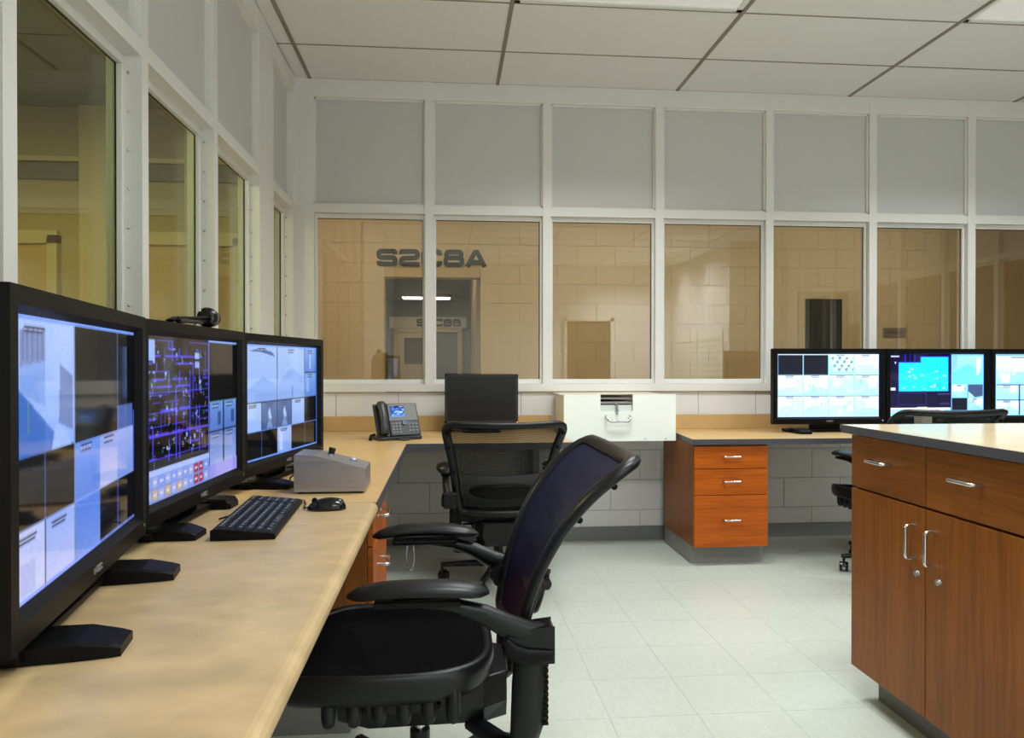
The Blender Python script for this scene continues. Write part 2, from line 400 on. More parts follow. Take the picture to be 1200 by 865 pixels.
def frame_wall(name, loc, rz, u0, u1, bays, n0, glass, glass_y, blocks=True, phase=0, plain=None, rivets=False):
    """local: x along the wall, front face at y=0 looking to -y, z up"""
    wall = struct(MB().box((u0, .012, 0), (u1, .12, ZS-.01)).build(name, JOINT)); wall.location = loc; wall.rotation_euler = (0, 0, rz)
    FD = .11
    if blocks: block_courses(wall, u0, u1, 0, ZS-.004, phase, .008, BLOCK)
    ua, ub = bays[0][0], bays[-1][1]
    piece('sill_rail', (u1-u0 if plain is None else ub-ua+.2, FD+.012, .05), ((u0 if plain is None else ua-.1), -.012, ZS), FRAME, wall)
    piece('header_rail', (ub-ua, FD, ZH1-ZH0), (ua, 0, ZH0), FRAME, wall)
    piece('top_rail', (ub-ua, FD, ZC-ZT), (ua, 0, ZT), FRAME, wall)
    edges = []
    last = u0 if 0 < ua-u0 < .1 else ua-.06
    for (a, b) in bays: edges.append((last, a)); last = b
    edges.append((last, u1 if u1-last < .2 else last+.06))
    if u1-last > .2: piece('plain_panel', (u1-last-.06, .1, ZC-ZS), (last+.06, 0, ZS), FRAME, wall)
    for a, b in edges:
        if b-a > .002: piece('mullion', (b-a, FD+.002, ZC-ZS-.05), (a, -.002, ZS+.05), FRAME, wall)
    for k, (a, b) in enumerate(bays):
        piece('infill_panel', (b-a, .02, ZT-ZH1), (a, .034, ZH1), PANEL, wall)
        bd = MB(); w = .011
        for p, q in (((a, ZH1), (b, ZH1+w)), ((a, ZT-w), (b, ZT)), ((a, ZH1), (a+w, ZT)), ((b-w, ZH1), (b, ZT))): bd.box((p[0], .016, p[1]), (q[0], .034, q[1]))
        bd.build('panel_bead', FRAME, wall)
        win = struct(empty('window_%d' % (n0+k), loc, rz))
        zb, zt = ZS+.05, ZH0; w = .03
        for nm, p, q in (('glazing_stop', (a, zb), (b, zb+w)), ('glazing_stop', (a, zt-w), (b, zt)), ('glazing_stop', (a, zb+w), (a+w*.55, zt-w)), ('glazing_stop', (b-w*.55, zb+w), (b, zt-w))):
            MB().box((p[0], glass_y-.022, p[1]), (q[0], glass_y, q[1])).build(nm, FRAME, win, bevel=.003)
        piece('gasket', (b-a, .004, .004), (a, glass_y-.004, zt-w-.004), BLKG, win)
        piece('gasket', (.004, .004, zt-zb-2*w), (b-w*.55-.004, glass_y-.004, zb+w), BLKG, win)
        piece('pane', (b-a, .008, zt-zb), (a, glass_y, zb), glass, win)
        if rivets:
            mb = MB(); z = zt-.055
            while z > zb:
                for uu, sg in ((b, -1), (a, 1)):
                    R = [[(uu+sg*h, glass_y-.034+r*math.cos(2*PI*q/8), z+r*math.sin(2*PI*q/8)) for q in range(8)] for r, h in ((.0055, 0), (.0048, .003), (.0015, .0045))]
                    mb.loft(R)
                z -= .125
            mb.build('rivets', CHROME, win)['kind'] = 'stuff'
    return wall
BB = [(-.90, -.142), (-.086, .643), (.697, 1.413), (1.47, 2.19), (2.243, 2.935), (2.99, 3.665), (3.721, 4.42), (4.476, 5.14)]
BB[0] = (-.862, -.142)
wall_back = frame_wall('wall_back', (0, YB, 0), 0, XL, XR, BB, 1, GLASS_B, .055, phase=1.716-BL*10)
piece('corner_post', (.06, .112, ZC-ZS-.05), (-.982, -.004, ZS+.05), FRAME, wall_back)
LB = [(1.04, 1.735), (1.79, 2.49), (2.54, 3.238), (3.285, 4.0), (4.318, 4.845)]
wall_left = frame_wall('wall_left', (XL, 0, 0), PI/2, YR, YB, LB, 9, GLASS_L, .075, phase=.1, plain=True, rivets=True)
piece('plain_panel', (1.0-YR-.02, .1, ZC-ZS), (YR, 0, ZS), FRAME, wall_left)
RB = [(-4.85+.755*k, -4.85+.755*k+.70) for k in range(7)]
wall_right = frame_wall('wall_right', (XR, 0, 0), -PI/2, -YB, 1.0, RB, 14, GLASS_B, .055, blocks=False)
# rear parts of the room (seen mirrored in the window glass)
wall_rear = struct(MB().box((XL-.2, YR-.15, 0), (XR+.2, YR, ZC+.1)).build('wall_rear', BLOCK))
wr = struct(MB().box((4.3, YR, 0), (XR+.15, -1.0, ZC+.1)).build('wall_alcove', BLOCK))
d = struct(empty('door_1', (2.7, YR, 0)))
MB().box((-.42, 0, 0), (.42, .03, 2.02)).build('door_leaf', DARKD, d); 
fr = MB(); fr.box((-.48, 0, 0), (-.42, .05, 2.08)); fr.box((.42, 0, 0), (.48, .05, 2.08)); fr.box((-.48, 0, 2.02), (.48, .05, 2.08)); fr.build('door_frame', FRAME, d)
MB().tube([(.34, .03, 1.0), (.34, .07, 1.0), (.25, .07, 1.0)], .009).build('lever', CHROME, d)
PAPER = mat('notice_paper', (232, 236, 230), 0.6); INK = mat('notice_ink', (150, 156, 158), 0.7)
for k, (ya, yb, lb) in enumerate(((-1.25, -2.35, 'white notice board nearer the windows on the side wall, seen mirrored in the glass'), (-2.42, -3.7, 'white notice board further along the side wall, seen mirrored in the glass'))):
    t = thing('notice_board', lb, 'notice board', (4.3, ya, .75), -PI/2, 'notice boards')
    L = ya-yb
    MB().box((0, -.02, 0), (L, -.001, 1.0)).build('board', PAPER, t)
    mb = MB()
    for r0 in range(8):
        for c0 in range(6): mb.box((.08+c0*(L-.16)/6, -.022, .12+r0*.1), (.08+c0*(L-.16)/6+.09, -.0205, .15+r0*.1))
    mb.build('printed_rows', INK, t)['kind'] = 'stuff'

# baseboards
struct(MB().prism([(YB+.006, 0), (YB-.004, 0), (YB-.002, .088), (YB+.006, .094)], 0, XL, XR).build('baseboard_back', BASEB))
struct(MB().box((XL, YR, 0), (XL+.008, YB-.01, .094)).build('baseboard_left', BASEB))

# ------------------------------------------------------------------ corridor behind the back windows
YC = 7.7
struct(MB().box((-2.6, YB+.125, -.1), (7.0, 19, 0)).build('floor_corridor', mat('corridor_floor', (176, 158, 120), .4)))
struct(MB().box((-2.6, YB+.125, 3.1), (7.0, YC+.2, 3.2)).build('ceiling_corridor', mat('corridor_ceiling', (190, 178, 150), .9)))
wc = struct(MB().box((-2.6, YC+.012, 0), (-.64, YC+.2, 3.1)).box((.352, YC+.012, 0), (7.0, YC+.2, 3.1)).box((-.64, YC+.012, 2.095), (.352, YC+.2, 3.1)).build('wall_corridor', CREAMJ))
block_courses(wc, -2.5, 5.4, .81, 2.85, .35, YC, CREAM, depth=.02, holes=[(-.64, .352, 0, 2.095)], jm=.003)
struct(MB().box((-2.7, YB+.125, 0), (-2.6, 19, 3.1)).build('wall_corridor_left', CREAM))
struct(MB().box((7.0, YB+.125, 0), (7.1, YC+.2, 3.1)).build('wall_corridor_right', CREAM))
sg = thing('wall_sign', 'large black S2C8A lettering above the corridor doorway', 'sign', (-.715, YC-.001, 2.203))
INKB = mat('black_vinyl', (30, 27, 24), .5)
letters('S2C8A', .172, sg, INKB, (0, 0, 0), wide=.975)
# passage beyond the doorway
struct(MB().box((.352, YC+.2, 0), (.5, 10.9, 3.1)).build('wall_passage_right', CREAM))
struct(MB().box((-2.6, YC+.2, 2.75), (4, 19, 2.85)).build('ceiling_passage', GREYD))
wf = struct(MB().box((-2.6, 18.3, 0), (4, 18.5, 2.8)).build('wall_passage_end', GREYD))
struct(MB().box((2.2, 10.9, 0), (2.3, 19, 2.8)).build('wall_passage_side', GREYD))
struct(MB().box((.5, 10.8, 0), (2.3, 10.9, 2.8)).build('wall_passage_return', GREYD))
t = thing('ceiling_light', 'glowing strip light seen through the corridor doorway', 'ceiling light', (-.45, 16.7, 2.75))
MB().box((-.55, -.22, -.07), (.55, .22, -.001)).build('housing', FRAME, t)
MB().box((-.52, -.2, -.082), (.52, .2, -.07)).build('lens', emis('passage_lens', (255, 250, 235), LAMP_PASS), t)
t = thing('ceiling_light', 'added unseen strip light brightening the passage behind the lettered corridor doorway', 'ceiling light', (-.3, 9.4, 2.75))  # unseen lamp, added to lighten the passage inside the doorway
MB().box((-.55, -.16, -.05), (.55, .16, -.001)).build('housing', FRAME, t)
MB().box((-.52, -.14, -.06), (.52, .14, -.05)).build('lens', emis('passage_fill_lens', (255, 244, 222), 7.0), t)
d2 = struct(empty('door_2', (-.45, 18.3, 0)))
BEI = mat('beige_door', (196, 176, 132), .5)
BAND = mat('sign_band', (196, 184, 156), .5)
mb = MB(); mb.box((-.83, -.10, 0), (-.72, 0, 2.0)); mb.box((.72, -.10, 0), (.83, 0, 2.0)); mb.box((-.83, -.10, 1.98), (.83, 0, 2.08)); mb.build('door_frame', BEI, d2)
MB().box((-.93, -.14, 2.08), (.93, 0, 2.35)).build('sign_band', BAND, d2)
lf = MB(); lf.box((-.72, -.06, 0), (-.58, -.01, 1.98)); lf.box((-.1, -.06, 0), (.0, -.01, 1.98)); lf.box((-.58, -.06, 0), (-.1, -.01, 1.2)); lf.box((-.58, -.06, 1.84), (-.1, -.01, 1.98)); lf.build('door_leaf', BEI, d2)
MB().box((-.58, -.04, 1.2), (-.1, -.03, 1.84)).build('pane', mat('dim_pane', (96, 84, 64), .2), d2)
MB().box((0, -.05, 0), (.72, -.02, 1.98)).build('door_leaf', mat('grey_leaf', (108, 108, 108), .5), d2)
MB().box((.03, -.07, 1.0), (.06, -.05, 1.5)).build('pull', BLK, d2)
sb = thing('wall_sign', 'small black S2C8B lettering on the band over the far door', 'sign', (-.73, 18.155, 2.125))
letters('S2C8B', .175, sb, INKB, (0, 0, 0), wide=.92)
d3 = struct(empty('door_3', (4.05, YC, 0)))
MB().box((-.20, -.012, 0), (.0, -.004, 1.9)).build('door_leaf', DARKD, d3); MB().box((.04, -.012, 0), (.22, -.004, 1.9)).build('door_leaf', DARKD, d3)
MB().box((.0, -.016, 0), (.04, -.003, 1.9)).build('meeting_stile', mat('door_stile', (70, 66, 60), .5), d3)
for p_, q_ in (((-.27, -.018, 0), (-.20, -.001, 1.9)), ((.22, -.018, 0), (.29, -.001, 1.9)), ((-.27, -.018, 1.9), (.29, -.001, 1.98))): MB().box(p_, q_).build('door_frame', CREAMJ, d3)
pl = thing('wall_plate', 'small grey plate on the corridor wall right of the dark doorway', 'wall plate', (4.87, YC, 1.49))
MB().box((-.13, -.015, 0), (.13, -.001, .1)).build('plate', mat('plate_grey', (130, 118, 96), .5), pl, bevel=.003)
MB().box((-.10, -.017, .035), (.10, -.0145, .065)).build('plate_text_bar', mat('plate_bar', (96, 88, 74), .5), pl)
def corr_light(x, y, lab):
    t = thing('ceiling_light', lab, 'ceiling light', (x, y, 3.1), 0, 'corridor ceiling lights')
    MB().box((-.62, -.16, -.05), (.62, .16, -.001)).build('housing', FRAME, t)
    MB().box((-.6, -.14, -.06), (.6, .14, -.05)).build('lens', emis('corridor_lens', (255, 246, 226), LAMP_CORR), t)
corr_light(-.9, 6.3, 'strip light on the corridor ceiling left of the lettered doorway')
corr_light(1.7, 6.3, 'strip light on the corridor ceiling right of the lettered doorway')
corr_light(4.4, 6.3, 'strip light on the corridor ceiling behind the lit monitors')

# ------------------------------------------------------------------ room beyond the left windows
struct(MB().box((-4.2, -2.2, -.1), (XL-.125, YB+.1, 0)).build('floor_side_room', mat('side_floor', (150, 138, 104), .5)))
struct(MB().box((-4.2, -2.2, 2.82), (XL-.125, YB+.1, 2.9)).build('ceiling_side_room', mat('side_ceiling', (120, 114, 84), .9)))
ws = struct(MB().box((-4.3, -2.2, 0), (-4.2, YB+.1, 3.1)).build('wall_side_room', OLIVE))
we = struct(MB().box((-4.2, YB+.0, 0), (XL-.125, YB+.12, 2.9)).build('wall_side_room_end', OLIVE))
struct(MB().box((-4.2, -2.3, 0), (XL-.125, -2.2, 3.1)).build('wall_side_room_near', OLIVE))
DKO = mat('olive_dark', (116, 104, 70), .6)
for xa, xb_ in ((-2.30, -2.08), (-1.66, -1.52), (-3.6, -3.3)):
    piece('pilaster', (xb_-xa, .05, 2.82), (xa, YB-.05, 0), OLIVE2, we)
piece('trim_rail', (3.0, .03, .10), (-4.15, YB-.03, 2.36), DKO, we)
piece('trim_rail', (3.0, .04, .03), (-4.15, YB-.04, 2.47), OLIVE2, we)
for xa in (-3.15, -2.02):
    fr = MB(); fr.box((xa, YB-.06, 0), (xa+.06, YB, 2.0)); fr.box((xa+.66, YB-.06, 0), (xa+.72, YB, 2.0)); fr.box((xa, YB-.06, 1.95), (xa+.72, YB, 2.03)); fr.build('door_frame', OLIVE2, we)
    piece('door_leaf', (.6, .03, 1.95), (xa+.06, YB-.03, 0), mat('tan_leaf', (196, 166, 106), .5), we)
t = thing('ceiling_light', 'strip light in the room beyond the left windows', 'ceiling light', (-2.4, 2.7, 2.82))
MB().box((-.16, -.62, -.05), (.16, .62, -.001)).build('housing', FRAME, t)
MB().box((-.14, -.6, -.06), (.14, .6, -.05)).build('lens', emis('side_lens', (255, 244, 205), LAMP_SIDE), t)

# ------------------------------------------------------------------ worktops
ZD = .755
def bullnose_worktop():
    t = thing('desk_worktop', 'near tan laminate desk top with rounded front edge under the three left monitors', 'desk', (0, 0, 0))
    # profile in X,Z extruded along Y, far corner rounded
    xb, xf, r = XL+.012, -.216, .02
    prof = [(xb, .715), (xf-r, .715)]
    for k in range(9):
        a = -PI/2+PI*k/8; prof.append((xf-r+r*math.cos(a), .735+r*math.sin(a)))
    prof.append((xb, .755))
    MB().prism(prof, 1, -1.2, 2.362).build('top', LAMI, t)
    return t
bullnose_worktop()
t = thing('corner_worktop', 'L shaped tan laminate counter with charcoal edge below the back windows', 'counter', (0, 0, 0))
xb, xf = XL+.012, -.222
MB().box((xb, 2.366, .72), (xf, 2.532, ZD)).build('top_strip', LAMI2, t)
MB().box((xb, 2.5345, .72), (xf, 2.714, ZD)).build('top_strip', LAMI2, t)
MB().prism([(xb, 2.7165), (xf, 2.7165), (xf, 4.10), (.70, 4.10), (.70, YB-.005), (xb, YB-.005)], 2, .72, ZD).build('top', LAMI2, t)
MB().box((xf, 2.366, .716), (xf+.004, 4.096, ZD-.001)).build('edge_band', EDGE, t)
MB().box((xf, 4.096, .716), (.70, 4.10, ZD-.001)).build('edge_band', EDGE, t)
MB().box((.70, 4.096, .716), (.704, YB-.006, ZD-.001)).build('edge_band', EDGE, t)
MB().box((xb, YB-.022, ZD), (.70, YB-.013, .852)).build('backsplash', LAMI2, t, bevel=.002)
MB().box((-.9, 4.55, 0), (-.85, 4.6, .72)).build('support_leg', TOEK, t); MB().box((.55, 4.7, .3), (.59, YB-.014, .72)).build('bracket', TOEK, t)
t = thing('right_worktop', 'tan laminate counter with charcoal edge carrying the bright right hand monitors', 'counter', (0, 0, 0))
MB().prism([(1.49, YB-.013), (1.436, 4.222), (5.19, 4.222), (5.19, YB-.013)], 2, .722, .752).build('top', LAMI2, t)
MB().box((1.436, 4.218, .719), (5.19, 4.222, .751)).build('edge_band', EDGE, t)
MB().add([(1.490, YB-.013, .719), (1.436, 4.218, .719), (1.432, 4.218, .719), (1.486, YB-.013, .719), (1.490, YB-.013, .751), (1.436, 4.218, .751), (1.432, 4.218, .751), (1.486, YB-.013, .751)],
   [(0,1,2,3),(7,6,5,4),(0,4,5,1),(1,5,6,2),(2,6,7,3),(3,7,4,0)]).build('edge_band', EDGE, t)
MB().box((1.47, YB-.022, .752), (5.18, YB-.013, .852)).build('backsplash', LAMI2, t, bevel=.002)
MB().box((3.5, 4.3, 0), (3.53, YB-.02, .722)).build('support_panel', TOEK, t)

# ------------------------------------------------------------------ cabinets
def pull_mesh(L, proj, r, m):
    pts = rounded([(-L/2, 0, 0), (-L/2, -proj, 0), (L/2, -proj, 0), (L/2, 0, 0)], .012, 4)
    return MB().tube(pts, r, 8, up=(0, 0, 1)).mesh('pull', m)
PULLM = pull_mesh(.102, .032, .0058, CHROME)
def pedestal(label, loc, rz, w, dp, z0, z1, drawers, side_m, front_m, toe_m):
    """front faces local -y, origin at the floor under the front centre"""
    t = thing('drawer_pedestal', label, 'cabinet', loc, rz, 'drawer pedestals')
    MB().box((-w/2, .02, z0), (w/2, dp, z1)).build('body', side_m, t, bevel=.002)
    MB().box((-w/2+.005, .075, 0), (w/2-.005, dp-.01, z0)).build('toe_kick', toe_m, t)
    for a, b in drawers:
        f = MB().box((-w/2+.002, 0, a+.002), (w/2-.002, .0185, b-.002)).build('drawer', front_m, t, bevel=.0015)
        pieceobj('pull', PULLM, (.0, 0, (a+b)/2+.006 if b-a < .2 else (a+b)/2+.01), f)
    return t
pedestal('three drawer cherry wood pedestal with steel toe kick under the right counter', (1.672, 4.232, 0), 0, .45, .62, .112, .717,
         [(.112, .42), (.42, .575), (.575, .712)], WOODS, WOODH, TOEK)
pedestal('cherry wood drawer pedestal tucked under the left desk beyond the nearer chair', (-.236, 2.675, 0), PI/2, .52, .60, .112, .714,
         [(.112, .36), (.36, .60), (.60, .712)], WOODS, WOODHY, TOEK)

# island
IX, IY1 = 1.45, 2.545
it = thing('island_worktop', 'cream laminate island top with charcoal edge at the right foreground', 'counter', (0, 0, 0))
MB().box((1.425, .86, .946), (2.75, 2.562, .973)).build('top', mat('island_laminate', (214, 196, 158), .16, noise=(5, .05, 4, (1, 1, 1))), it)
MB().box((1.421, .86, .945), (1.425, 2.562, .972)).build('edge_band', EDGE, it)
MB().box((1.421, 2.562, .945), (2.75, 2.566, .972)).build('edge_band', EDGE, it)
def island_unit(label, y1, y0):
    t = thing('base_cabinet', label, 'cabinet', (IX, (y0+y1)/2, 0), -PI/2, 'island base cabinets')   # local x -> -Y, local -y -> -X
    h = (y1-y0)/2
    MB().box((-h, .02, .11), (h, 1.2, .944)).build('body', WOODS, t)
    MB().box((-h+.05, .075, 0), (h, 1.15, .11)).build('toe_kick', mat('island_toe', (96, 96, 96), .5), t)
    for a, b, hinge in ((-h, 0, 0), (0, h, 1)):
        f = MB().box((a+.002, 0, .757), (b-.002, .019, .938)).build('drawer', WOODHX_I, t, bevel=.0015)
        pieceobj('pull', PULLM, ((a+b)/2+(-.02 if hinge == 0 else -.02), 0, .862), f)
        dd = MB().box((a+.002, 0, .112), (b-.002, .019, .749)).build('door', WOODV, t, bevel=.0015)
        xx = b-.05 if hinge == 0 else a+.045
        pieceobj('pull', PULLM, (xx, 0, .64), dd, rot=(0, PI/2, 0))
        MB().cyl((xx+.012 if hinge == 0 else xx+.018, 0, .545), (xx+.012 if hinge == 0 else xx+.018, -.006, .545), .0115, .010).cyl((xx+.012 if hinge == 0 else xx+.018, -.006, .545), (xx+.012 if hinge == 0 else xx+.018, -.008, .545), .006, .0055).build('lock', CHROME, dd)
    return t
WOODHX_I = wood('island_horizontal', (130, 76, 24), 0)
island_unit('cherry wood island cabinet with two drawers over two locked doors', IY1, IY1-.83)
island_unit('cherry wood island cabinet nearest the viewpoint beyond the right edge', IY1-.832, IY1-1.662)

# ------------------------------------------------------------------ screen pictures
rng = np.random.default_rng(3)
class Pic:
    def __init__(s, w, h, bg=(2, 2, 4)): s.w, s.h = w, h; s.a = np.zeros((h, w, 3)); s.a[:] = bg
    def rect(s, x0, y0, x1, y1, c, alpha=1.0):
        X0, X1 = int(round(x0*s.w)), max(int(round(x1*s.w)), int(round(x0*s.w))+1); Y0, Y1 = int(round(y0*s.h)), max(int(round(y1*s.h)), int(round(y0*s.h))+1)
        s.a[Y0:Y1, X0:X1] = s.a[Y0:Y1, X0:X1]*(1-alpha)+np.array(c)*alpha
    def frame(s, x0, y0, x1, y1, c):
        px, py = 1.0/s.w, 1.0/s.h
        s.rect(x0, y0, x1, y0+py, c); s.rect(x0, y1-py, x1, y1, c); s.rect(x0, y0, x0+px, y1, c); s.rect(x1-px, y0, x1, y1, c)
    def poly(s, pts, c, alpha=1.0):
        ys, xs = np.mgrid[0:s.h, 0:s.w]; X = (xs+.5)/s.w; Y = (ys+.5)/s.h; ins = np.zeros((s.h, s.w), bool); n = len(pts)
        for i in range(n):
            x1, y1 = pts[i]; x2, y2 = pts[(i+1) % n]
            cnd = ((y1 > Y) != (y2 > Y)) & (X < (x2-x1)*(Y-y1)/((y2-y1) if y2 != y1 else 1e-9)+x1); ins ^= cnd
        s.a[ins] = s.a[ins]*(1-alpha)+np.array(c)*alpha
    def grad(s, x0, y0, x1, y1, c0, c1):
        X0, X1, Y0, Y1 = int(round(x0*s.w)), int(round(x1*s.w)), int(round(y0*s.h)), int(round(y1*s.h))
        t = np.linspace(0, 1, max(1, Y1-Y0))[:, None, None]; s.a[Y0:Y1, X0:X1] = np.array(c0)*(1-t)+np.array(c1)*t
    def tag(s, x, y, w=.09):
        s.rect(x, y, x+w, y+.008, (40, 50, 80)); s.rect(x, y+.02, x+w*.9, y+.028, (50, 60, 90))
        for k in range(4): s.rect(x+w*k/4.2, y+.008, x+w*k/4.2+w*.15, y+.02, (215, 225, 255), .6)
    def room(s, x0, y0, x1, y1, hi, mid, lo):
        """a camera view: a room or corridor in perspective"""
        s.grad(x0, y0, x1, y1, hi, mid); w = x1-x0; h = y1-y0; U = rng.uniform
        cx = x0+w*U(.25, .75); cy = y0+h*U(.25, .5); k = U(.08, .2)*w; mix = lambda a, b, q: tuple(u*(1-q)+v*q for u, v in zip(a, b))
        s.poly([(x0, y1), (x0, y0+h*U(.6, .9)), (cx-k, cy+.15*h), (cx+k, cy+.15*h), (x1, y0+h*U(.6, .95)), (x1, y1)], mix(mid, lo, U(.1, .5)), .7)
        if U(0, 1) < .6: s.poly([(x0, y0), (cx-k, cy-.2*h), (cx-k, cy+.15*h), (x0, y0+h*.8)], mix(mid, lo, U(.1, .6)), .6)
        if U(0, 1) < .6: s.poly([(x1, y0), (cx+k, cy-.2*h), (cx+k, cy+.15*h), (x1, y0+h*.8)], mix(mid, lo, U(.0, .6)), .6)
        s.rect(cx-k*.7, cy-.15*h, cx+k*.7, cy+.15*h, hi, .9)
        for q in range(6):
            a = x0+w*U(.02, .85); b = y0+h*U(.1, .75); s.rect(a, b, min(x1, a+w*U(.02, .12)), min(y1, b+h*U(.08, .3)), lo if q % 2 else hi, U(.2, .6))
        s.tag(x0+.3*w, y0+.03*h, .35*w)
def lin(a):
    a = np.clip(a/255.0, 0, 1); return np.where(a <= .04045, a/12.92, ((a+.055)/1.055)**2.4)
def screen_mesh(pic, W, H, m):
    """flat lit panel facing -y, lower-left corner at 0,0"""
    nx, ny = pic.w, pic.h
    xs = np.linspace(0, W, nx+1); zs = np.linspace(H, 0, ny+1)
    V = np.zeros(((nx+1)*(ny+1), 3)); V[:, 0] = np.tile(xs, ny+1); V[:, 2] = np.repeat(zs, nx+1)
    i, j = np.meshgrid(np.arange(nx), np.arange(ny)); a = (j*(nx+1)+i).ravel()
    F = np.stack([a+nx+1, a+nx+2, a+1, a], 1)
    me = bpy.data.meshes.new('screen'); me.vertices.add(len(V)); me.vertices.foreach_set('co', V.ravel())
    me.loops.add(F.size); me.loops.foreach_set('vertex_index', F.ravel()); me.polygons.add(len(F))
    me.polygons.foreach_set('loop_start', np.arange(len(F))*4); me.polygons.foreach_set('loop_total', np.full(len(F), 4))
    me.update(calc_edges=True)
    at = me.color_attributes.new('pixels', 'FLOAT_COLOR', 'CORNER')
    A = pic.a; A = A*(1+.022*rng.standard_normal(A.shape[:2])[:, :, None])
    B = A.copy(); B[:, 1:-1] = A[:, 1:-1]*.7+.15*(A[:, 2:]+A[:, :-2]); A = B.copy(); A[1:-1] = B[1:-1]*.7+.15*(B[2:]+B[:-2])
    c = np.ones((len(F), 4)); c[:, :3] = lin(A.reshape(-1, 3)); at.data.foreach_set('color', np.repeat(c, 4, 0).ravel())
    me.materials.append(m); me.validate(); return me
LBL, MBL, DBL, WHT = (158, 190, 255), (112, 152, 232), (62, 100, 186), (206, 216, 255)
def pic1():
    p = Pic(208, 132)
    # big view
    p.grad(0, 0, .4, .5, (168, 196, 255), (140, 176, 250))
    p.poly([(0, .22), (.27, .44), (.40, .5), (0, .5)], (74, 122, 206)); p.poly([(.0, .22), (.2, .38), (.2, .5), (0, .5)], (66, 112, 196))
    p.poly([(.06, .05), (.2, .04), (.2, .16), (.06, .18)], (116, 140, 196)); p.poly([(.06, .18), (.2, .16), (.2, .33), (.06, .27)], (128, 164, 236))
    p.poly([(.3, .17), (.39, .22), (.39, .44), (.29, .40)], (104, 128, 188)); p.poly([(.27, .4), (.33, .42), (.38, .5), (.24, .5)], (160, 190, 250))
    for k in range(5): p.rect(.07+k*.028, .05, .075+k*.028, .16, (86, 100, 150))
    p.rect(.1, .3, .105, .42, (120, 160, 90)); p.tag(.08, .035, .12)
    # dark view with two grey lines
    p.rect(.4, 0, 1, .5, (5, 5, 7)); p.rect(.4, 0, .41, 1, (120, 140, 190)); p.rect(.8, 0, .806, .5, (80, 96, 150))
    p.rect(0, 0, 1, .014, (120, 160, 255)); p.rect(.985, .42, 1, 1, (60, 90, 190))
    p.rect(.8, .38, .98, .5, (96, 126, 210), .8)
    # second row
    p.rect(0, .5, .4, .75, (8, 8, 10)); p.rect(.198, .5, .203, .75, (96, 128, 220))
    p.grad(.41, .5, .62, .75, (110, 150, 240), (90, 130, 220)); p.grad(.62, .5, .8, .75, (150, 168, 236), (176, 184, 236)); p.grad(.8, .5, .985, .75, (158, 176, 240), (120, 150, 226))
    p.tag(.45, .515, .1); p.tag(.66, .515, .1)
    # bottom row
    p.grad(0, .75, .198, 1, (184, 196, 250), (196, 202, 246)); p.grad(.204, .75, .4, 1, (150, 176, 246), (186, 194, 246))
    p.grad(.41, .75, .62, 1, (80, 126, 226), (120, 150, 230)); p.rect(.62, .75, 1, 1, (8, 10, 18)); p.rect(.8, .75, .806, 1, (60, 84, 190))
    p.rect(.06, .86, .14, .98, (170, 182, 236)); p.tag(.03, .77, .12); p.tag(.24, .77, .1)
    p.rect(0, .985, 1, 1, (120, 150, 255), .8); p.rect(0, .745, 1, .752, (150, 180, 255), .7)
    return p
def plan(p, x0, x1, y0, y1, line, lab, n=34):
    w, h = x1-x0, y1-y0; px = 1.0/p.w; py = 1.0/p.h; GX, GY = 18, 16
    gxs = [x0+w*k/GX for k in range(GX+1)]; gys = [y0+h*k/GY for k in range(GY+1)]
    for k in range(n):
        i, j = int(rng.integers(0, GX)), int(rng.integers(0, GY)); L = int(rng.integers(1, 5))
        if k % 2: b = min(GX, i+L); p.rect(gxs[i], gys[j], gxs[b], gys[j]+py*1.6, line)
        else: b = min(GY, j+L); p.rect(gxs[i], gys[j], gxs[i]+px*1.6, gys[b], line)
    for k in range(95):
        x = x0+w*rng.uniform(0.02, .95); y = y0+h*rng.uniform(.03, .97)
        for q in range(int(rng.integers(1, 4))): p.rect(x, y+q*.016, x+px*rng.integers(2, 5), y+q*.016+py*1.3, lab[rng.integers(0, len(lab))])
def pic2():
    p = Pic(208, 132, (6, 6, 9))
    plan(p, .0, .62, .02, .78, (74, 66, 232), [(150, 180, 255), (120, 150, 250), (150, 180, 255), (190, 200, 255), (150, 180, 255), (30, 160, 110), (190, 40, 60), (110, 130, 255)], 110)
    for yy in (.34, .46, .60, .74): p.rect(0, yy, .62, yy+.012, (84, 76, 240))
    p.rect(.01, .02, .09, .15, (150, 180, 250)); p.rect(.47, .09, .52, .14, (150, 180, 250)); p.rect(.47, .15, .52, .2, (140, 170, 250))
    p.rect(0, 0, .006, .8, (84, 76, 240)); p.rect(.625, 0, .635, 1, (110, 120, 240)); p.rect(.635, 0, 1, .012, (130, 170, 255))
    p.rect(.635, .012, 1, .44, (5, 5, 6)); p.rect(.635, .44, 1, .45, (80, 150, 160))
    for a in (.64, .82):
        p.grad(a, .45, a+.17, .66, (110, 150, 220), (80, 120, 200)); p.grad(a, .67, a+.17, .9, (100, 130, 200), (150, 170, 230)); p.tag(a+.03, .465, .09); p.tag(a+.03, .685, .09)
        p.rect(a+.1, .52, a+.14, .62, (40, 60, 110), .7)
    p.rect(.635, .9, 1, 1, (150, 150, 236))
    p.rect(0, .8, .635, .84, (170, 190, 255)); p.rect(0, .84, .635, 1, (120, 146, 226))
    for r0 in range(2):
        for c0 in range(11):
            c = (160, 170, 225) if (c0+r0) % 2 else (126, 154, 236)
            if c0 in (8, 9): c = (170, 50, 70)
            if r0 == 1 and c0 < 7 and c0 % 2: c = (196, 170, 130)
            p.rect(.01+c0*.056, .85+r0*.075, .056+c0*.056, .912+r0*.075, c)
            p.rect(.02+c0*.056, .87+r0*.075, .045+c0*.056, .885+r0*.075, (215, 220, 250))
    return p
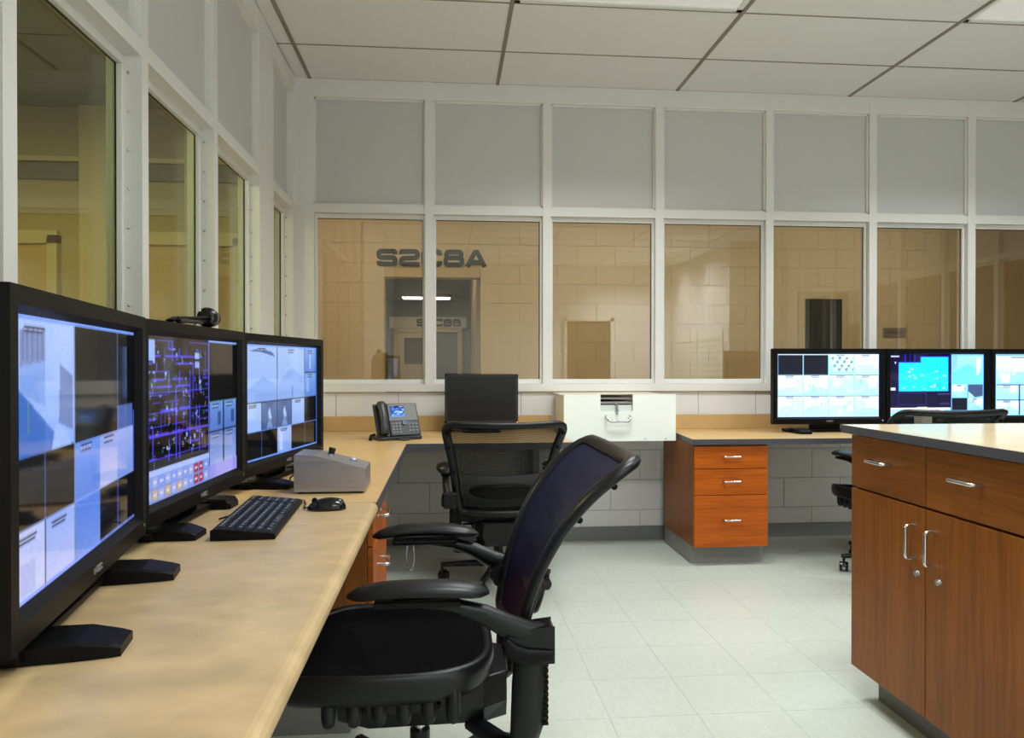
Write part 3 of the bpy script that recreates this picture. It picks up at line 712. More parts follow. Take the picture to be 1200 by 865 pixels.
def pic3():
    p = Pic(208, 132, (4, 4, 6))
    for a, b, y0, y1 in ((.0, .395, .012, .5), (.405, .795, .012, .5)): p.grad(a, y0, b, y1, (168, 198, 250), (146, 182, 248))
    p.poly([(.02, .4), (.22, .28), (.39, .36), (.39, .5), (0, .5)], (130, 168, 240)); p.poly([(.05, .06), (.18, .03), (.33, .06), (.37, .1), (.18, .06)], (84, 112, 170))
    p.poly([(.42, .34), (.6, .2), (.78, .3), (.78, .5), (.42, .5)], (136, 172, 240)); p.rect(.6, .38, .62, .5, (90, 120, 180), .7)
    for y0, y1 in ((.012, .25), (.255, .5)): p.grad(.805, y0, .985, y1, (130, 170, 236), (90, 134, 220)); p.tag(.85, y0+.02, .08)
    p.rect(.88, .06, .9, .22, (170, 200, 250)); p.rect(.83, .3, .87, .45, (140, 176, 250))
    cs = [((170, 200, 252), (150, 186, 250)), ((96, 124, 178), (70, 96, 150)), ((90, 116, 170), (66, 92, 146)), ((168, 198, 252), (140, 176, 244))]
    for k in range(4):
        p.grad(.0+k*.2, .505, .195+k*.2, .75, *cs[k]); p.tag(.05+k*.2, .52, .09)
        if k in (1, 2): p.poly([(.08+k*.2, .6), (.1+k*.2, .56), (.13+k*.2, .66), (.09+k*.2, .68)], (170, 200, 240)); p.poly([(.06+k*.2, .74), (.1+k*.2, .64), (.14+k*.2, .74)], (120, 150, 200))
    p.rect(.8, .505, .985, .75, (6, 6, 8)); p.rect(.84, .72, .9, .73, (190, 120, 40), .4)
    p.grad(.4, .755, .595, .985, (160, 190, 252), (130, 166, 236)); p.rect(.43, .78, .47, .97, (180, 204, 255)); p.tag(.44, .77, .1)
    for x in (.198, .796): p.rect(x, .755, x+.006, 1, (84, 130, 226))
    p.rect(.395, .012, .405, .5, (70, 90, 130)); p.rect(.795, .012, .805, .5, (70, 90, 130)); p.rect(0, .748, 1, .756, (112, 160, 255))
    p.rect(0, 0, 1, .012, (120, 170, 255)); p.rect(0, .985, 1, 1, (110, 160, 255)); p.rect(.988, 0, 1, 1, (80, 130, 226)); p.rect(0, 0, .006, 1, (110, 150, 240))
    p.tag(.16, .03, .09); p.tag(.55, .03, .09)
    return p
HI, MI, LO = (235, 252, 255), (150, 232, 255), (80, 150, 190)
def pic4():
    p = Pic(208, 132, (2, 4, 16))
    for r0 in range(3):
        for c0 in range(4):
            x0, y0, x1, y1 = c0*.25+.006, r0*.3333+.008, c0*.25+.244, r0*.3333+.325
            if r0 == 0 and c0 < 2: p.rect(x0, y0, x1, y1, (6, 8, 26)); continue
            p.room(x0, y0, x1, y1, HI, (188, 242, 255), (110, 190, 220))
            if (r0, c0) == (0, 2):
                for k in range(6):
                    for q in range(4): p.poly([(x0+.02+k*.035+q*.01, y0+.05+q*.06), (x0+.045+k*.035+q*.01, y0+.03+q*.06), (x0+.05+k*.035+q*.01, y0+.07+q*.06), (x0+.025+k*.035+q*.01, y0+.08+q*.06)], (240, 250, 255) if (k+q) % 2 else (90, 140, 160))
    for x in (.25, .5, .75): p.rect(x-.003, 0, x+.003, 1, (150, 230, 255))
    for y in (.333, .666): p.rect(0, y-.004, 1, y+.004, (150, 230, 255))
    p.frame(0, 0, 1, 1, (130, 180, 255)); p.rect(0, 0, 1, .014, (190, 220, 255)); p.rect(0, .986, 1, 1, (190, 220, 255))
    return p
def pic5():
    p = Pic(208, 132, (8, 4, 46))
    p.rect(.0, .02, .09, .045, (200, 210, 255)); p.rect(.045, .12, .06, .15, (220, 225, 255)); p.rect(0, .54, .055, .585, (235, 225, 255))
    p.rect(.08, .12, .62, .6, (40, 40, 235)); p.rect(.085, .14, .61, .595, (20, 220, 250)); p.rect(.31, .03, .62, .14, (40, 40, 235)); p.rect(.32, .045, .61, .14, (24, 222, 250))
    for x in (.15, .2, .25): p.rect(x, .0, x+.008, .14, (50, 40, 200))
    for k in range(120):
        x = .1+.5*rng.random(); y = .15+.43*rng.random(); p.rect(x, y, x+.012, y+.012, [(120, 250, 255), (30, 170, 240), (0, 190, 220)][k % 3])
    for k in range(16):
        x = .1+.48*rng.random(); y = .15+.42*rng.random(); p.rect(x, y, x+.03, y+.02, (190, 250, 255))
    p.rect(.48, .03, .485, .6, (40, 130, 240)); p.rect(.52, .03, .525, .6, (40, 130, 240))
    p.frame(.08, .62, .38, .82, (50, 44, 150)); p.rect(.5, .64, .63, .65, (70, 70, 130)); p.rect(.52, .78, .63, .82, (40, 40, 80))
    p.rect(0, .86, .64, .89, (240, 240, 255)); p.rect(0, .89, .64, 1, (150, 225, 245))
    for c0 in range(12):
        for r0 in range(2): p.rect(.01+c0*.052, .9+r0*.05, .05+c0*.052, .938+r0*.05, [(230, 160, 190), (120, 220, 250), (245, 225, 235), (150, 230, 255)][(c0*3+r0) % 4] if c0 not in (8, 9) else (240, 40, 90))
    p.rect(.645, 0, .995, 1, (110, 190, 250)); p.grad(.655, .02, .985, .48, (150, 215, 240), (110, 225, 230))
    p.poly([(.66, .3), (.82, .16), (.98, .3), (.98, .48), (.66, .48)], (100, 225, 222)); p.poly([(.66, .02), (.72, .02), (.7, .2), (.66, .26)], (130, 190, 230)); p.poly([(.92, .06), (.97, .04), (.95, .3), (.92, .36)], (235, 252, 255))
    p.room(.655, .49, .815, .70, HI, MI, LO); p.rect(.825, .49, .985, .70, (60, 80, 120)); p.poly([(.83, .6), (.9, .7), (.985, .68), (.985, .7), (.83, .7)], (170, 220, 250))
    p.rect(.655, .71, .815, .91, (8, 10, 30)); p.room(.825, .71, .985, .91, HI, MI, (60, 100, 150)); p.rect(.67, .935, .97, .975, (70, 225, 250))
    return p
def pic6():
    p = Pic(208, 132, (30, 60, 120))
    p.room(.01, .02, .5, .49, HI, (150, 225, 250), (100, 170, 210)); p.rect(.05, .1, .1, .22, HI); p.poly([(.05, .3), (.12, .34), (.16, .3), (.14, .46), (.06, .46)], HI)
    p.room(.51, .02, .99, .49, HI, (150, 225, 250), (100, 170, 210))
    for c0 in range(4):
        for r0 in range(2): p.room(.01+c0*.247, .51+r0*.245, .24+c0*.247, .745+r0*.245, HI, (160, 228, 255), (110, 170, 220))
    p.frame(0, 0, 1, 1, (120, 200, 255)); p.rect(0, 0, .012, 1, (130, 220, 255)); p.rect(0, 0, 1, .015, (130, 220, 255)); return p

# ------------------------------------------------------------------ large monitors
def monitor(label, loc, rz, pic, scr, W=.74, H=.485, zb=.055, feet=True, logo=True, reach=(.095, .095)):
    """origin on the desk under the centre; screen faces local -y"""
    t = thing('monitor', label, 'monitor', loc, rz, 'large security monitors')
    b = .037; bt = .036; bb = .046; D = .03
    # bezel: four mitred members with a chamfered inner lip
    def member(p0, p1, q0, q1):   # outer edge p0-p1, inner edge q0-q1 in x,z
        mb = MB()
        ring = lambda o_, i_: [(o_[0], D, o_[1]), (o_[0], 0, o_[1]), (o_[0]+(i_[0]-o_[0])*.72, 0, o_[1]+(i_[1]-o_[1])*.72), (i_[0], .014, i_[1]), (i_[0], D, i_[1])]
        mb.loft([ring(p0, q0), ring(p1, q1)], True, True, False); return mb
    x0, x1, z0, z1 = -W/2, W/2, zb, zb+H
    i0, i1, j0, j1 = x0+b, x1-b, z0+bb, z1-bt
    fr = empty('bezel_dummy'); bpy.data.objects.remove(fr)
    member((x0, z1), (x1, z1), (i0, j1), (i1, j1)).build('bezel', BLK, t)
    bot = member((x1, z0), (x0, z0), (i1, j0), (i0, j0)).build('bezel', BLK, t)
    member((x0, z0), (x0, z1), (i0, j0), (i0, j1)).build('bezel', BLK, t)
    member((x1, z1), (x1, z0), (i1, j1), (i1, j0)).build('bezel', BLK, t)
    s = bpy.data.objects.new('screen', screen_mesh(pic, i1-i0, j1-j0, scr)); COL.objects.link(s); s.parent = t; s.location = (i0, .016, j0)
    # back shell
    MB().loft([[(x0, D, z0), (x1, D, z0), (x1, D, z1), (x0, D, z1)], [(x0+.004, .05, z0+.004), (x1-.004, .05, z0+.004), (x1-.004, .05, z1-.004), (x0+.004, .05, z1-.004)],
               [(x0+.07, .085, z0+.06), (x1-.07, .085, z0+.06), (x1-.07, .085, z1-.06), (x0+.07, .085, z1-.06)]], True, True, False).build('back_shell', BLK, t)
    if logo: letters('NEC', .011, bot, mat('logo_grey', (120, 120, 122), .4), (-.022, -.0005, zb+.014), weight=.12)
    MB().cyl((x1-.02, .001, zb+.022), (x1-.02, -.002, zb+.022), .0035, seg=10).build('power_light', emis('led_blue', (70, 80, 255), 2.0) if scr is SCREENB else mat('led_off', (120, 110, 60), .3), t)
    # stand
    MB().box((-.10, .055, .012), (.10, .085, zb+.2)).build('neck', BLK, t, bevel=.004)
    MB().box((-.26, .03, .006), (.26, .13, .02)).build('base_plate', BLK, t, bevel=.004)
    for sx in (-1, 1):
        c = sx*.2; rc = reach[(sx+1)//2]
        rings = []
        for y, hw, h in ((.17, .04, .012), (.05, .045, .03), (-rc*.4, .043, .028), (-rc*.85, .039, .019), (-rc, .036, .015)):
            rings.append([(c-hw, y, 0), (c+hw, y, 0), (c+hw, y, h*.8), (c+hw*.88, y, h), (c-hw*.88, y, h), (c-hw, y, h*.8)])
        MB().loft(rings, True, True, False).build('foot', BLK, t)
    return t
def mon_from(label, p0, dirv, pic, scr, W=.74, z=ZD+.0008, reach=(.095, .095)):
    d = Vector(dirv).normalized(); c = Vector(p0)+d*W/2
    return monitor(label, (c.x, c.y, z), math.atan2(d.y, d.x), pic, scr, W, reach=reach)
mon_from('nearest large black monitor with a pale blue camera view, at the left edge', (-.556, 1.0), (-.118, .73), pic1(), SCREEN)
M2 = mon_from('large black monitor with a violet floor plan, under the headset', (-.688, 1.755), (.030, .739), pic2(), SCREEN, reach=(.066, .02))
mon_from('large black monitor with pale blue camera views, beside the metal control box', (-.668, 2.515), (.14, .727), pic3(), SCREEN)
mon_from('large monitor with a grid of bright white camera views, on the right counter', (2.075, 4.56), (1, -.01), pic4(), SCREENB, .75, .7528)
mon_from('large monitor with a bright cyan floor plan, on the right counter', (2.832, 4.552), (1, .04), pic5(), SCREENB, .74, .7528)
mon_from('large monitor cut by the right edge of the view, on the right counter', (3.58, 4.585), (1, -.03), pic6(), SCREENB, .74, .7528)
# small switched-off monitor
t = thing('monitor', 'small switched off black monitor on the back counter behind the far chair', 'monitor', (.222, 4.73, ZD+.0008))
W2, z0, z1 = .235, .055, .372
fr = MB()
for a, b in (((-W2, 0, z0), (W2, .03, z0+.02)), ((-W2, 0, z1-.014), (W2, .03, z1)), ((-W2, 0, z0), (-W2+.015, .03, z1)), ((W2-.015, 0, z0), (W2, .03, z1))): fr.box(a, b)
fr.build('bezel', mat('bezel_grey', (40, 40, 46), .4), t)
MB().box((-W2+.015, .006, z0+.02), (W2-.015, .012, z1-.014)).build('screen', DARKSCR, t)
MB().loft([[(-W2, .012, z0), (W2, .012, z0), (W2, .012, z1), (-W2, .012, z1)], [(-W2+.004, .03, z0), (W2-.004, .03, z0), (W2-.004, .03, z1), (-W2+.004, .03, z1)], [(-.12, .09, z0+.06), (.12, .09, z0+.06), (.12, .09, z1-.06), (-.12, .09, z1-.06)]], True, True, False).build('back_shell', BLK, t)
MB().box((-.05, .03, .01), (.05, .06, .2)).build('neck', BLK, t); MB().box((-.12, -.04, 0), (.12, .13, .014)).build('foot', BLK, t, bevel=.004)
MB().box((-W2+.0, .02, .004), (-W2+.05, .1, .06)).build('speaker', BLK, t, bevel=.003)
MB().cyl((W2-.006, -.001, z0+.009), (W2-.006, .004, z0+.009), .004, seg=8).build('power_light', emis('led_amber', (255, 150, 10), 2.0), t)

# ------------------------------------------------------------------ headset on the middle left monitor
t = thing('headset', 'black headset resting on top of the middle left monitor', 'headset', (-.70, 2.12, ZD+.0008+.54))
pts = [(-.01+.015*math.sin(a), -.15+.10*(1-math.cos(a)), .012+.012*math.sin(a)) for a in [PI*k/14*.8 for k in range(15)]]
MB().tube([(-.012, -.135, .008), (-.012, -.10, .016), (-.008, -.05, .02), (0, 0, .022), (.004, .05, .026), (.006, .09, .03)], [(.005, .012)]*6, 8).build('headband', BLK, t)
MB().tube([(.012, -.14, .006), (.016, -.09, .01), (.018, -.03, .011), (.016, .03, .014), (.008, .08, .022)], .0055, 8).build('microphone_boom', BLKG, t)
MB().sphere((.012, -.145, .0095), .009, 8, 6).build('microphone', BLK, t)
def ear(y, rr):
    mb = MB(); mb.loft([[(.006+rr*f*math.cos(2*PI*k/18), y+h, .031+rr*f*math.sin(2*PI*k/18)) for k in range(18)] for h, f in ((-.014, .55), (-.012, .85), (0, 1), (.012, .98), (.022, .8), (.024, .5))]); return mb
ear(.105, .03).build('ear_cup', BLKG, t); ear(.145, .024).build('ear_cup', BLK, t)
mb = MB(); mb.tube([(.006+.024*math.cos(2*PI*k/16), .131, .031+.024*math.sin(2*PI*k/16)) for k in range(16)], .003, 6, loop=True); mb.build('trim_ring', CHROME, t)

# ------------------------------------------------------------------ keyboard, mouse, cables
ang = math.atan2(2.358-1.866, -.468+.443)    # long axis
t = thing('keyboard', 'black computer keyboard on the near desk beside the mouse', 'keyboard', (-.514, 2.118, ZD+.0008), ang)
KW, KD = .48, .155      # local x along length; local -y towards the operator (world +X)
MB().prism([(-KD/2, 0), (KD/2, 0), (KD/2, .026), (KD/2-.012, .029), (-KD/2+.01, .015), (-KD/2, .012)], 0, -KW/2, KW/2).build('case', BLK, t, bevel=.003)
KEYM = mat('key_black', (30, 31, 36), .4)
def keymesh(w):
    d = .0155; return MB().loft([[(-w/2, -d/2, 0), (w/2, -d/2, 0), (w/2, d/2, 0), (-w/2, d/2, 0)], [(-w/2+.002, -d/2+.002, .007), (w/2-.002, -d/2+.002, .007), (w/2-.002, d/2-.0015, .007), (-w/2+.002, d/2-.0015, .007)]], True, True, False).mesh('key', KEYM)
LEG = mat('key_legend', (185, 190, 205), .6); lg = MB()
KM = {w: keymesh(w) for w in (.0165, .026, .04, .11)}
slope = math.atan2(.014, KD-.022)
rows = [[.0165]*15, [.0165]*14+[.026], [.026]+[.0165]*13, [.04]+[.0165]*11+[.04], [.04]+[.0165]*10+[.04], [.026, .0165, .0165, .11, .0165, .0165, .026]]
for r0, row in enumerate(rows):
    y = KD/2-.022-r0*.0228; z = .0275-(KD/2-.012-y)*math.tan(slope)+.0005
    tot = sum(row); gap = (.29-tot)/max(1, len(row)-1); x = -KW/2+.012
    for wk in row:
        pieceobj('key', KM[wk], (x+wk/2, y, z), t, rot=(slope, 0, 0))
        lg.box((x+wk/2-.003, y-.001, z+.0066), (x+wk/2+.001, y+.003, z+.0076)); x += wk+gap
    for c0 in range(7):
        if c0 == 3: continue
        pieceobj('key', KM[.0165], (.075+c0*.0205, y, z), t, rot=(slope, 0, 0))
        lg.box((.072+c0*.0205, y-.001, z+.0066), (.076+c0*.0205, y+.003, z+.0076))
lg.build('key_legends', LEG, t)['kind'] = 'stuff'
MB().tube([(.02, KD/2-.002, .014), (.02, KD/2+.02, .008), (.01, KD/2+.04, .004)], .0025, 6).build('cable', BLK, t)
t = thing('mouse', 'glossy black computer mouse beside the keyboard', 'mouse', (-.358, 2.258, ZD+.0008), PI*.02)
rings = []
for k in range(13):
    u = -1+2*k/12; x = .056*u; wv = .031*math.sqrt(max(.02, 1-abs(u)**3)); hh = (.036*math.sqrt(max(.03, 1-((u-.15)/1.18)**2)))
    if abs(u) == 1: hh = .010
    rings.append([(x, wv*math.cos(a), max(0.0, hh*(math.sin(a) if a < PI else 0))) for a in [PI*j/12 for j in range(13)]])
MB().loft(rings, True, True, True).build('shell', BLKG, t)
MB().cyl((-.036, -.004, .028), (-.036, .004, .028), .008, seg=12).build('scroll_wheel', BLK, t)
MB().tube([(-.055, 0, .008), (-.066, .01, .004), (-.07, .04, .0035), (-.072, .09, .0035), (-.085, .15, .0035)], .0022, 6).build('cable', BLK, t)
t = tag(MB().tube([(-.625, 1.585, .7595), (-.61, 1.585, .7595), (-.592, 1.60, .760), (-.587, 1.625, .760), (-.60, 1.64, .761)], .0028, 6).box((-.602, 1.60, .7575), (-.583, 1.612, .766)).build('cable', BLK), 'short black cable end lying under the nearest monitor', 'cable')
tag(MB().tube([(-.575, 2.79, .772), (-.555, 2.80, .79), (-.56, 2.82, .80), (-.575, 2.83, .805)], .003, 6).tube([(-.575, 2.79, .772), (-.57, 2.76, .7595), (-.53, 2.75, .7595)], .003, 6).build('cable', BLK), 'thin black cable hanging below the monitor next to the metal box', 'cable')

# ------------------------------------------------------------------ metal control box
t = thing('control_box', 'sloped brushed metal control box with a black knob on the left desk', 'control box', (-.392, 2.618, ZD+.0008), 0)
bw, bd = .118, .084
BOXP = [(-bw, .006), (bw, .006), (bw, .083), (-bw*.45, .128), (-bw, .132)]
MB().prism(BOXP, 1, -bd, bd).build('body', STEEL, t, bevel=.0025)
for sx in (-1, 1):
    for sy in (-1, 1): MB().cyl((sx*.1, sy*.066, 0), (sx*.1, sy*.066, .006), .009, seg=10).build('rubber_foot', BLK, t)
sl = math.atan2(.128-.083, bw*1.45)
def on_slope(x): return .083+(bw-x)*math.tan(sl)
nrm = Vector((math.sin(sl), 0, math.cos(sl)))
def stud(x, y, r, h, m, name, r2=None):
    p = Vector((x, y, on_slope(x))); return MB().cyl(p-nrm*.001, p+nrm*h, r, r2, 14).build(name, m, t)
stud(-.012, .02, .013, .006, CHROME, 'knob_collar'); stud(-.012, .02, .010, .026, BLKG, 'knob', .0125)
stud(.066, .012, .011, .006, CHROME, 'button_ring'); stud(.066, .012, .0075, .010, emis('button_blue', (90, 150, 255), .5), 'button')
for x, y in ((-.05, -.03), (-.05, .03), (.03, -.02), (.03, .05)): stud(x, y, .0035, .002, CHROME, 'screw')

# ------------------------------------------------------------------ desk phone
t = thing('desk_phone', 'black and silver desk phone with a lit screen on the back counter', 'phone', (-.285, 4.36, ZD+.0008), math.radians(24))
PH = mat('phone_charcoal', (44, 45, 50), .4); PS = mat('phone_silver', (112, 114, 112), .5)
tilt = math.radians(64)
TM = Matrix.Translation((0, -.045, .022)) @ Matrix.Rotation(tilt, 4, 'X')      # local panel: x right, y up the slope, z out
def pan(name, x0, y0, z0, x1, y1, z1, m, parent, bevel=0):
    mb = MB().box((x0, y0, z0), (x1, y1, z1)); mb.v = [tuple(TM @ Vector(v)) for v in mb.v]; return mb.build(name, m, parent, bevel)
pan('body', -.055, 0, -.02, .13, .205, .004, PH, t, .006)
pan('faceplate', -.052, .092, .004, .122, .2, .007, PS, t, .003)
pan('cradle', -.135, 0, -.02, -.055, .205, -.002, PH, t, .006)
pp = Pic(32, 24, (40, 90, 190)); pp.rect(0, 0, 1, .16, (20, 40, 130)); pp.rect(.05, .03, .3, .12, (120, 170, 250)); pp.rect(.65, .03, .95, .12, (190, 215, 255))
for k in range(40):
    a, b = rng.random(2); pp.rect(a*.9, .2+b*.6, min(1, a*.9+.16), .26+b*.6, [(190, 225, 255), (120, 180, 250), (220, 240, 255), (70, 130, 220)][k % 4])
pp.rect(0, .85, 1, 1, (110, 170, 245))
so = bpy.data.objects.new('screen', screen_mesh(pp, .085, .07, SCREENP)); COL.objects.link(so); so.parent = t
so.matrix_local = TM @ Matrix.Translation((-.04, .115, .0076)) @ Matrix.Rotation(-PI/2, 4, 'X')
kb = MB()
def kp(x, y, w=.011, h=.009):
    m0 = MB().box((x-w/2, y-h/2, .004), (x+w/2, y+h/2, .0075)); kb.add([tuple(TM @ Vector(v)) for v in m0.v], m0.f)
for r0 in range(4):
    for c0 in range(3): kp(-.035+c0*.02, .075-r0*.018)
for r0 in range(3):
    for c0 in range(3): kp(.065+c0*.021, .07-r0*.02)
kb.build('keys', mat('phone_keys', (120, 122, 126), .4), t)['kind'] = 'stuff'
mb = MB().cyl((.035, .078, .004), (.035, .078, .011), .016, .014, 18); mb.v = [tuple(TM @ Vector(v)) for v in mb.v]; mb.build('navigation_button', mat('phone_nav', (70, 100, 118), .25, .3), t)
rings = []
for k in range(15):
    u = k/14; y = .005+.2*u; zc = .022+.02*math.sin(PI*u); hw = .024+.006*abs(2*u-1)**2; hz = .013+.014*abs(2*u-1)**3
    if k in (0, 14): hw *= .7; hz *= .6
    rings.append([tuple(TM @ Vector((-.095+hw*math.cos(2*PI*j/12), y, zc+hz*math.sin(2*PI*j/12)))) for j in range(12)])
MB().loft(rings).build('handset', PH, t)
MB().box((-.135, -.07, 0), (.125, .11, .02)).build('base', PH, t, bevel=.004)
MB().tube([(-.13, .02, .03), (-.16, .01, .025), (-.175, -.02, .008), (-.172, -.03, .006)], .007, 8).build('stand_leg', BLK, t)
MB().tube([(-.02, -.09, .008), (.0, -.1, .006), (.03, -.095, .006)], [(.006, .018)]*3, 8).build('front_clip', PH, t)

# ------------------------------------------------------------------ white pass box under the sill
t = thing('pass_box', 'white metal transfer drawer box with a chrome handle fixed below the window sill', 'box', (1.078, 4.54, .712))
hw, hh, dp = .355, .292, .372
n0, n1, nz = -.125, .08, .187     # notch in the front plate
mb = MB(); mb.prism([(-hw, 0), (hw, 0), (hw, hh), (n1, hh), (n1, nz), (n0, nz), (n0, hh), (-hw, hh)], 1, 0, .01); mb.build('front_plate', WHITEB, t, bevel=.002)
MB().box((-hw, .01, 0), (-hw+.008, dp, hh-.006)).build('side_plate', WHITEE, t); MB().box((hw-.008, .01, 0), (hw, dp, hh-.006)).build('side_plate', WHITEE, t)
MB().box((-hw+.008, .01, 0), (hw-.008, dp, .008)).build('bottom_plate', WHITEE, t)
MB().box((-hw-.012, .11, hh-.006), (hw-.07, dp, hh)).build('top_lip', WHITEE, t)
MB().box((-hw+.008, dp-.012, .008), (hw-.008, dp, hh-.006)).build('back_plate', WHITEE, t)
dr = MB().prism([(n0+.003, .10), (n0+.02, .06), (n1-.02, .06), (n1-.003, .10), (n1-.003, .225), (n0+.003, .225)], 1, .0125, .022).build('drawer_front', mat('drawer_white', (208, 216, 210), .4), t)
MB().box((n0, .03, .232), (n1, .20, .246)).build('slot_lid', STEEL, t); MB().box((n0, .03, .262), (n1, .26, .268)).build('slot_lid', STEEL, t)
MB().box((n0+.002, .026, .21), (n1-.002, .36, .228)).build('slot_void', BLK, t)
MB().box((-.03, -.002, .195), (-.014, .03, .235)).cyl((-.022, -.002, .19), (-.022, -.012, .19), .010, seg=12).cyl((-.022, -.012, .19), (-.022, -.014, .165), .005, seg=8).build('latch', CHROME, t)
pts = rounded([(-.092, .0, .158), (-.092, -.03, .152), (-.075, -.035, .125), (.045, -.035, .125), (.062, -.03, .152), (.062, .0, .158)], .02, 4)
MB().tube(pts, .0075, 10, up=(0, 1, 0)).build('handle', CHROME, t)
for x in (-.1, .16, .29): MB().cyl((x, 0, .014), (x, -.003, .014), .004, seg=8).build('screw', STEEL, t)

t = thing('carton', 'small cream carton standing before the floor plan monitor on the right counter', 'box', (2.95, 4.36, .7528), .2)
MB().box((-.04, -.03, 0), (.04, .03, .15)).build('body', WHITEE, t, bevel=.002)
MB().add([(-.04, -.03, .15), (.04, -.03, .15), (.04, .012, .172), (-.04, .012, .172), (-.04, -.03, .151), (.04, -.03, .151), (.04, .012, .173), (-.04, .012, .173)], [(0, 1, 2, 3), (4, 5, 6, 7), (0, 1, 5, 4), (1, 2, 6, 5), (2, 3, 7, 6), (3, 0, 4, 7)]).build('flap', WHITEE, t)
# ------------------------------------------------------------------ office chairs
FAB = meshfabric('back_mesh_black', (8, 8, 9), .10, .42, 16.0)
FAB_BLUELIT = meshfabric('back_mesh_screen_blue', (5, 6, 40), .0, .05, 16.0)  # navy stands in for the screens' blue light on black mesh
def interp(tab, z):
    for (a, *va), (b, *vb) in zip(tab, tab[1:]):
        if z <= b:
            k = (z-a)/(b-a); k = max(0, k); return [x+(y-x)*k for x, y in zip(va, vb)]
    return list(tab[-1][1:])
BT = [(0, -.250, .47, .215), (.12, -.262, .53, .228), (.3, -.283, .622, .238), (.48, -.314, .712, .250), (.65, -.358, .795, .266), (.8, -.410, .862, .282), (.9, -.455, .903, .292), (.96, -.490, .927, .290), (1.0, -.522, .944, .272)]
def smooth_tab(t):
    e = .05; a = interp(BT, max(0, t-e)); b = interp(BT, min(1, t+e)); c = interp(BT, t); return [(x+y+2*z)/4 for x, y, z in zip(a, b, c)]
def backpt(s_, t_, push=0.0):
    x, z, w_ = smooth_tab(t_)
    a = smooth_tab(max(0, t_-.02)); b = smooth_tab(min(1, t_+.02)); tx, tz = b[0]-a[0], b[1]-a[1]; L = math.hypot(tx, tz); nx_, nz_ = tz/L, -tx/L   # forward normal
    dish = .030*(s_*s_) - .012*math.cos(s_*PI/2)*math.sin(PI*min(1, t_))
    arch = .016*(1-s_*s_)*max(0, (t_-.8)/.2)
    return (x+nx_*(dish+push)-arch*.5, s_*w_, z+nz_*(dish+push)+arch)
def make_chair():
    root = empty('office_chair')
    up = []
    # --- base
    hub = MB().lathe([(.045, .075), (.055, .085), (.055, .11), (.034, .125), (.032, .15)]).build('base_hub', CHR, root)
    legm = None
    for k in range(5):
        a = 2*PI*k/5 + PI/2*.2
        c, s_ = math.cos(a), math.sin(a)
        rings = []
        for u, r in ((0, .03), (.3, .10), (.6, .2), (.85, .285), (1, .318)):
            hw = .026-.010*u; z = .102-.012*u; hz = .02-.008*u
            rings.append([(r*c-hw*m*s_, r*s_+hw*m*c, z+hz*n) for m, n in ((-1, -.8), (1, -.8), (1, .4), (.6, 1), (-.6, 1), (-1, .4))])
        lg_ = MB().loft(rings, True, True, False).build('base_leg', CHR, root, bevel=.004)
        cx, cy = .31*c, .31*s_; ca = a+1.1
        u_, v_ = math.cos(ca), math.sin(ca); ox, oy = cx-.018*u_, cy-.018*v_
        cs = MB()
        for sd in (-1, 1):
            cs.cyl((ox-v_*sd*.008, oy+u_*sd*.008, .0285), (ox-v_*sd*.024, oy+u_*sd*.024, .0285), .0283, .026, 16)
        cs.build('caster', BLKG, lg_)
        hd = MB(); rr = [[(ox+.034*math.cos(b_)*u_-v_*sd, oy+.034*math.cos(b_)*v_+u_*sd, .0285+.034*math.sin(b_)) for b_ in [PI*.02+PI*.75*q/8 for q in range(9)]]+[(ox, oy, .032)] for sd in (-.0065, .0065)]
        hd.loft(rr, True, True, False); hd.cyl((cx, cy, .045), (cx, cy, .088), .008, seg=8); hd.build('caster_hood', CHR, lg_)
    MB().cyl((0, 0, .12), (0, 0, .24), .026, seg=18).build('column', CHR, root)
    up.append(MB().cyl((0, 0, .20), (0, 0, .36), .014, seg=14).build('piston', CHROME, root))
    # --- mechanism
    mb = MB(); mb.loft([[(x, y*wv, z) for y, z in ((-.11, .30), (.11, .30), (.14, .35), (.13, .42), (-.13, .42), (-.14, .35))] for x, wv in ((-.22, .7), (-.16, 1), (.12, 1.1), (.20, .7))], True, True, False)
    up.append(mb.build('tilt_mechanism', CHR, root, bevel=.006))
    up.append(MB().tube([(.02, -.07, .39), (.02, -.16, .385), (.02, -.22, .38)], .006, 8).tube([(-.05, .07, .39), (-.05, .2, .385)], .006, 8).build('control_lever', BLK, root))
    # --- seat: outline superellipse
    def outline(f, n=56):
        P = []
        for k in range(n):
            a = 2*PI*k/n; e = 2/3.2
            x = math.copysign(abs(math.cos(a))**e, math.cos(a)); y = math.copysign(abs(math.sin(a))**e, math.sin(a))
            X = .085+.275*x*f; Y = .268*y*f*(1-.06*(x < 0)*abs(x))
            P.append((X, Y))
        return P
    def seatz(x, y):
        u = (x-.085)/.275; v = y/.268
        return .474 - .014*(1-v*v)*(1-u*u) - .035*max(0, u-.45)**1.5*1.8 + .008*max(0, -u-.4) + .010*v*v
    rings = [[(x, y, seatz(x, y)) for x, y in outline(f)] for f in (.02, .2, .4, .6, .75, .86, .92)]
    mb = MB(); mb.loft(rings, True, False, True); mb.add(rings[0], [tuple(range(len(rings[0])))], True)
    under = [[(x, y, seatz(x, y)-.022) for x, y in outline(f)] for f in (.92, .5, .02)]
    mb.loft([rings[-1]]+under, True, True, True)
    up.append(mb.build('seat', SEATM, root))
    rr = []
    for f, dz in ((.915, .004), (.955, .007), (.99, .0), (1.0, -.02), (.985, -.050), (.94, -.066), (.88, -.064), (.87, -.03)):
        rr.append([(x, y, seatz(x*.98, y*.98)+dz) for x, y in outline(f)])
    mb = MB(); mb.loft(rr, True, False, True, loop=True); up.append(mb.build('seat_rim', CHR, root))
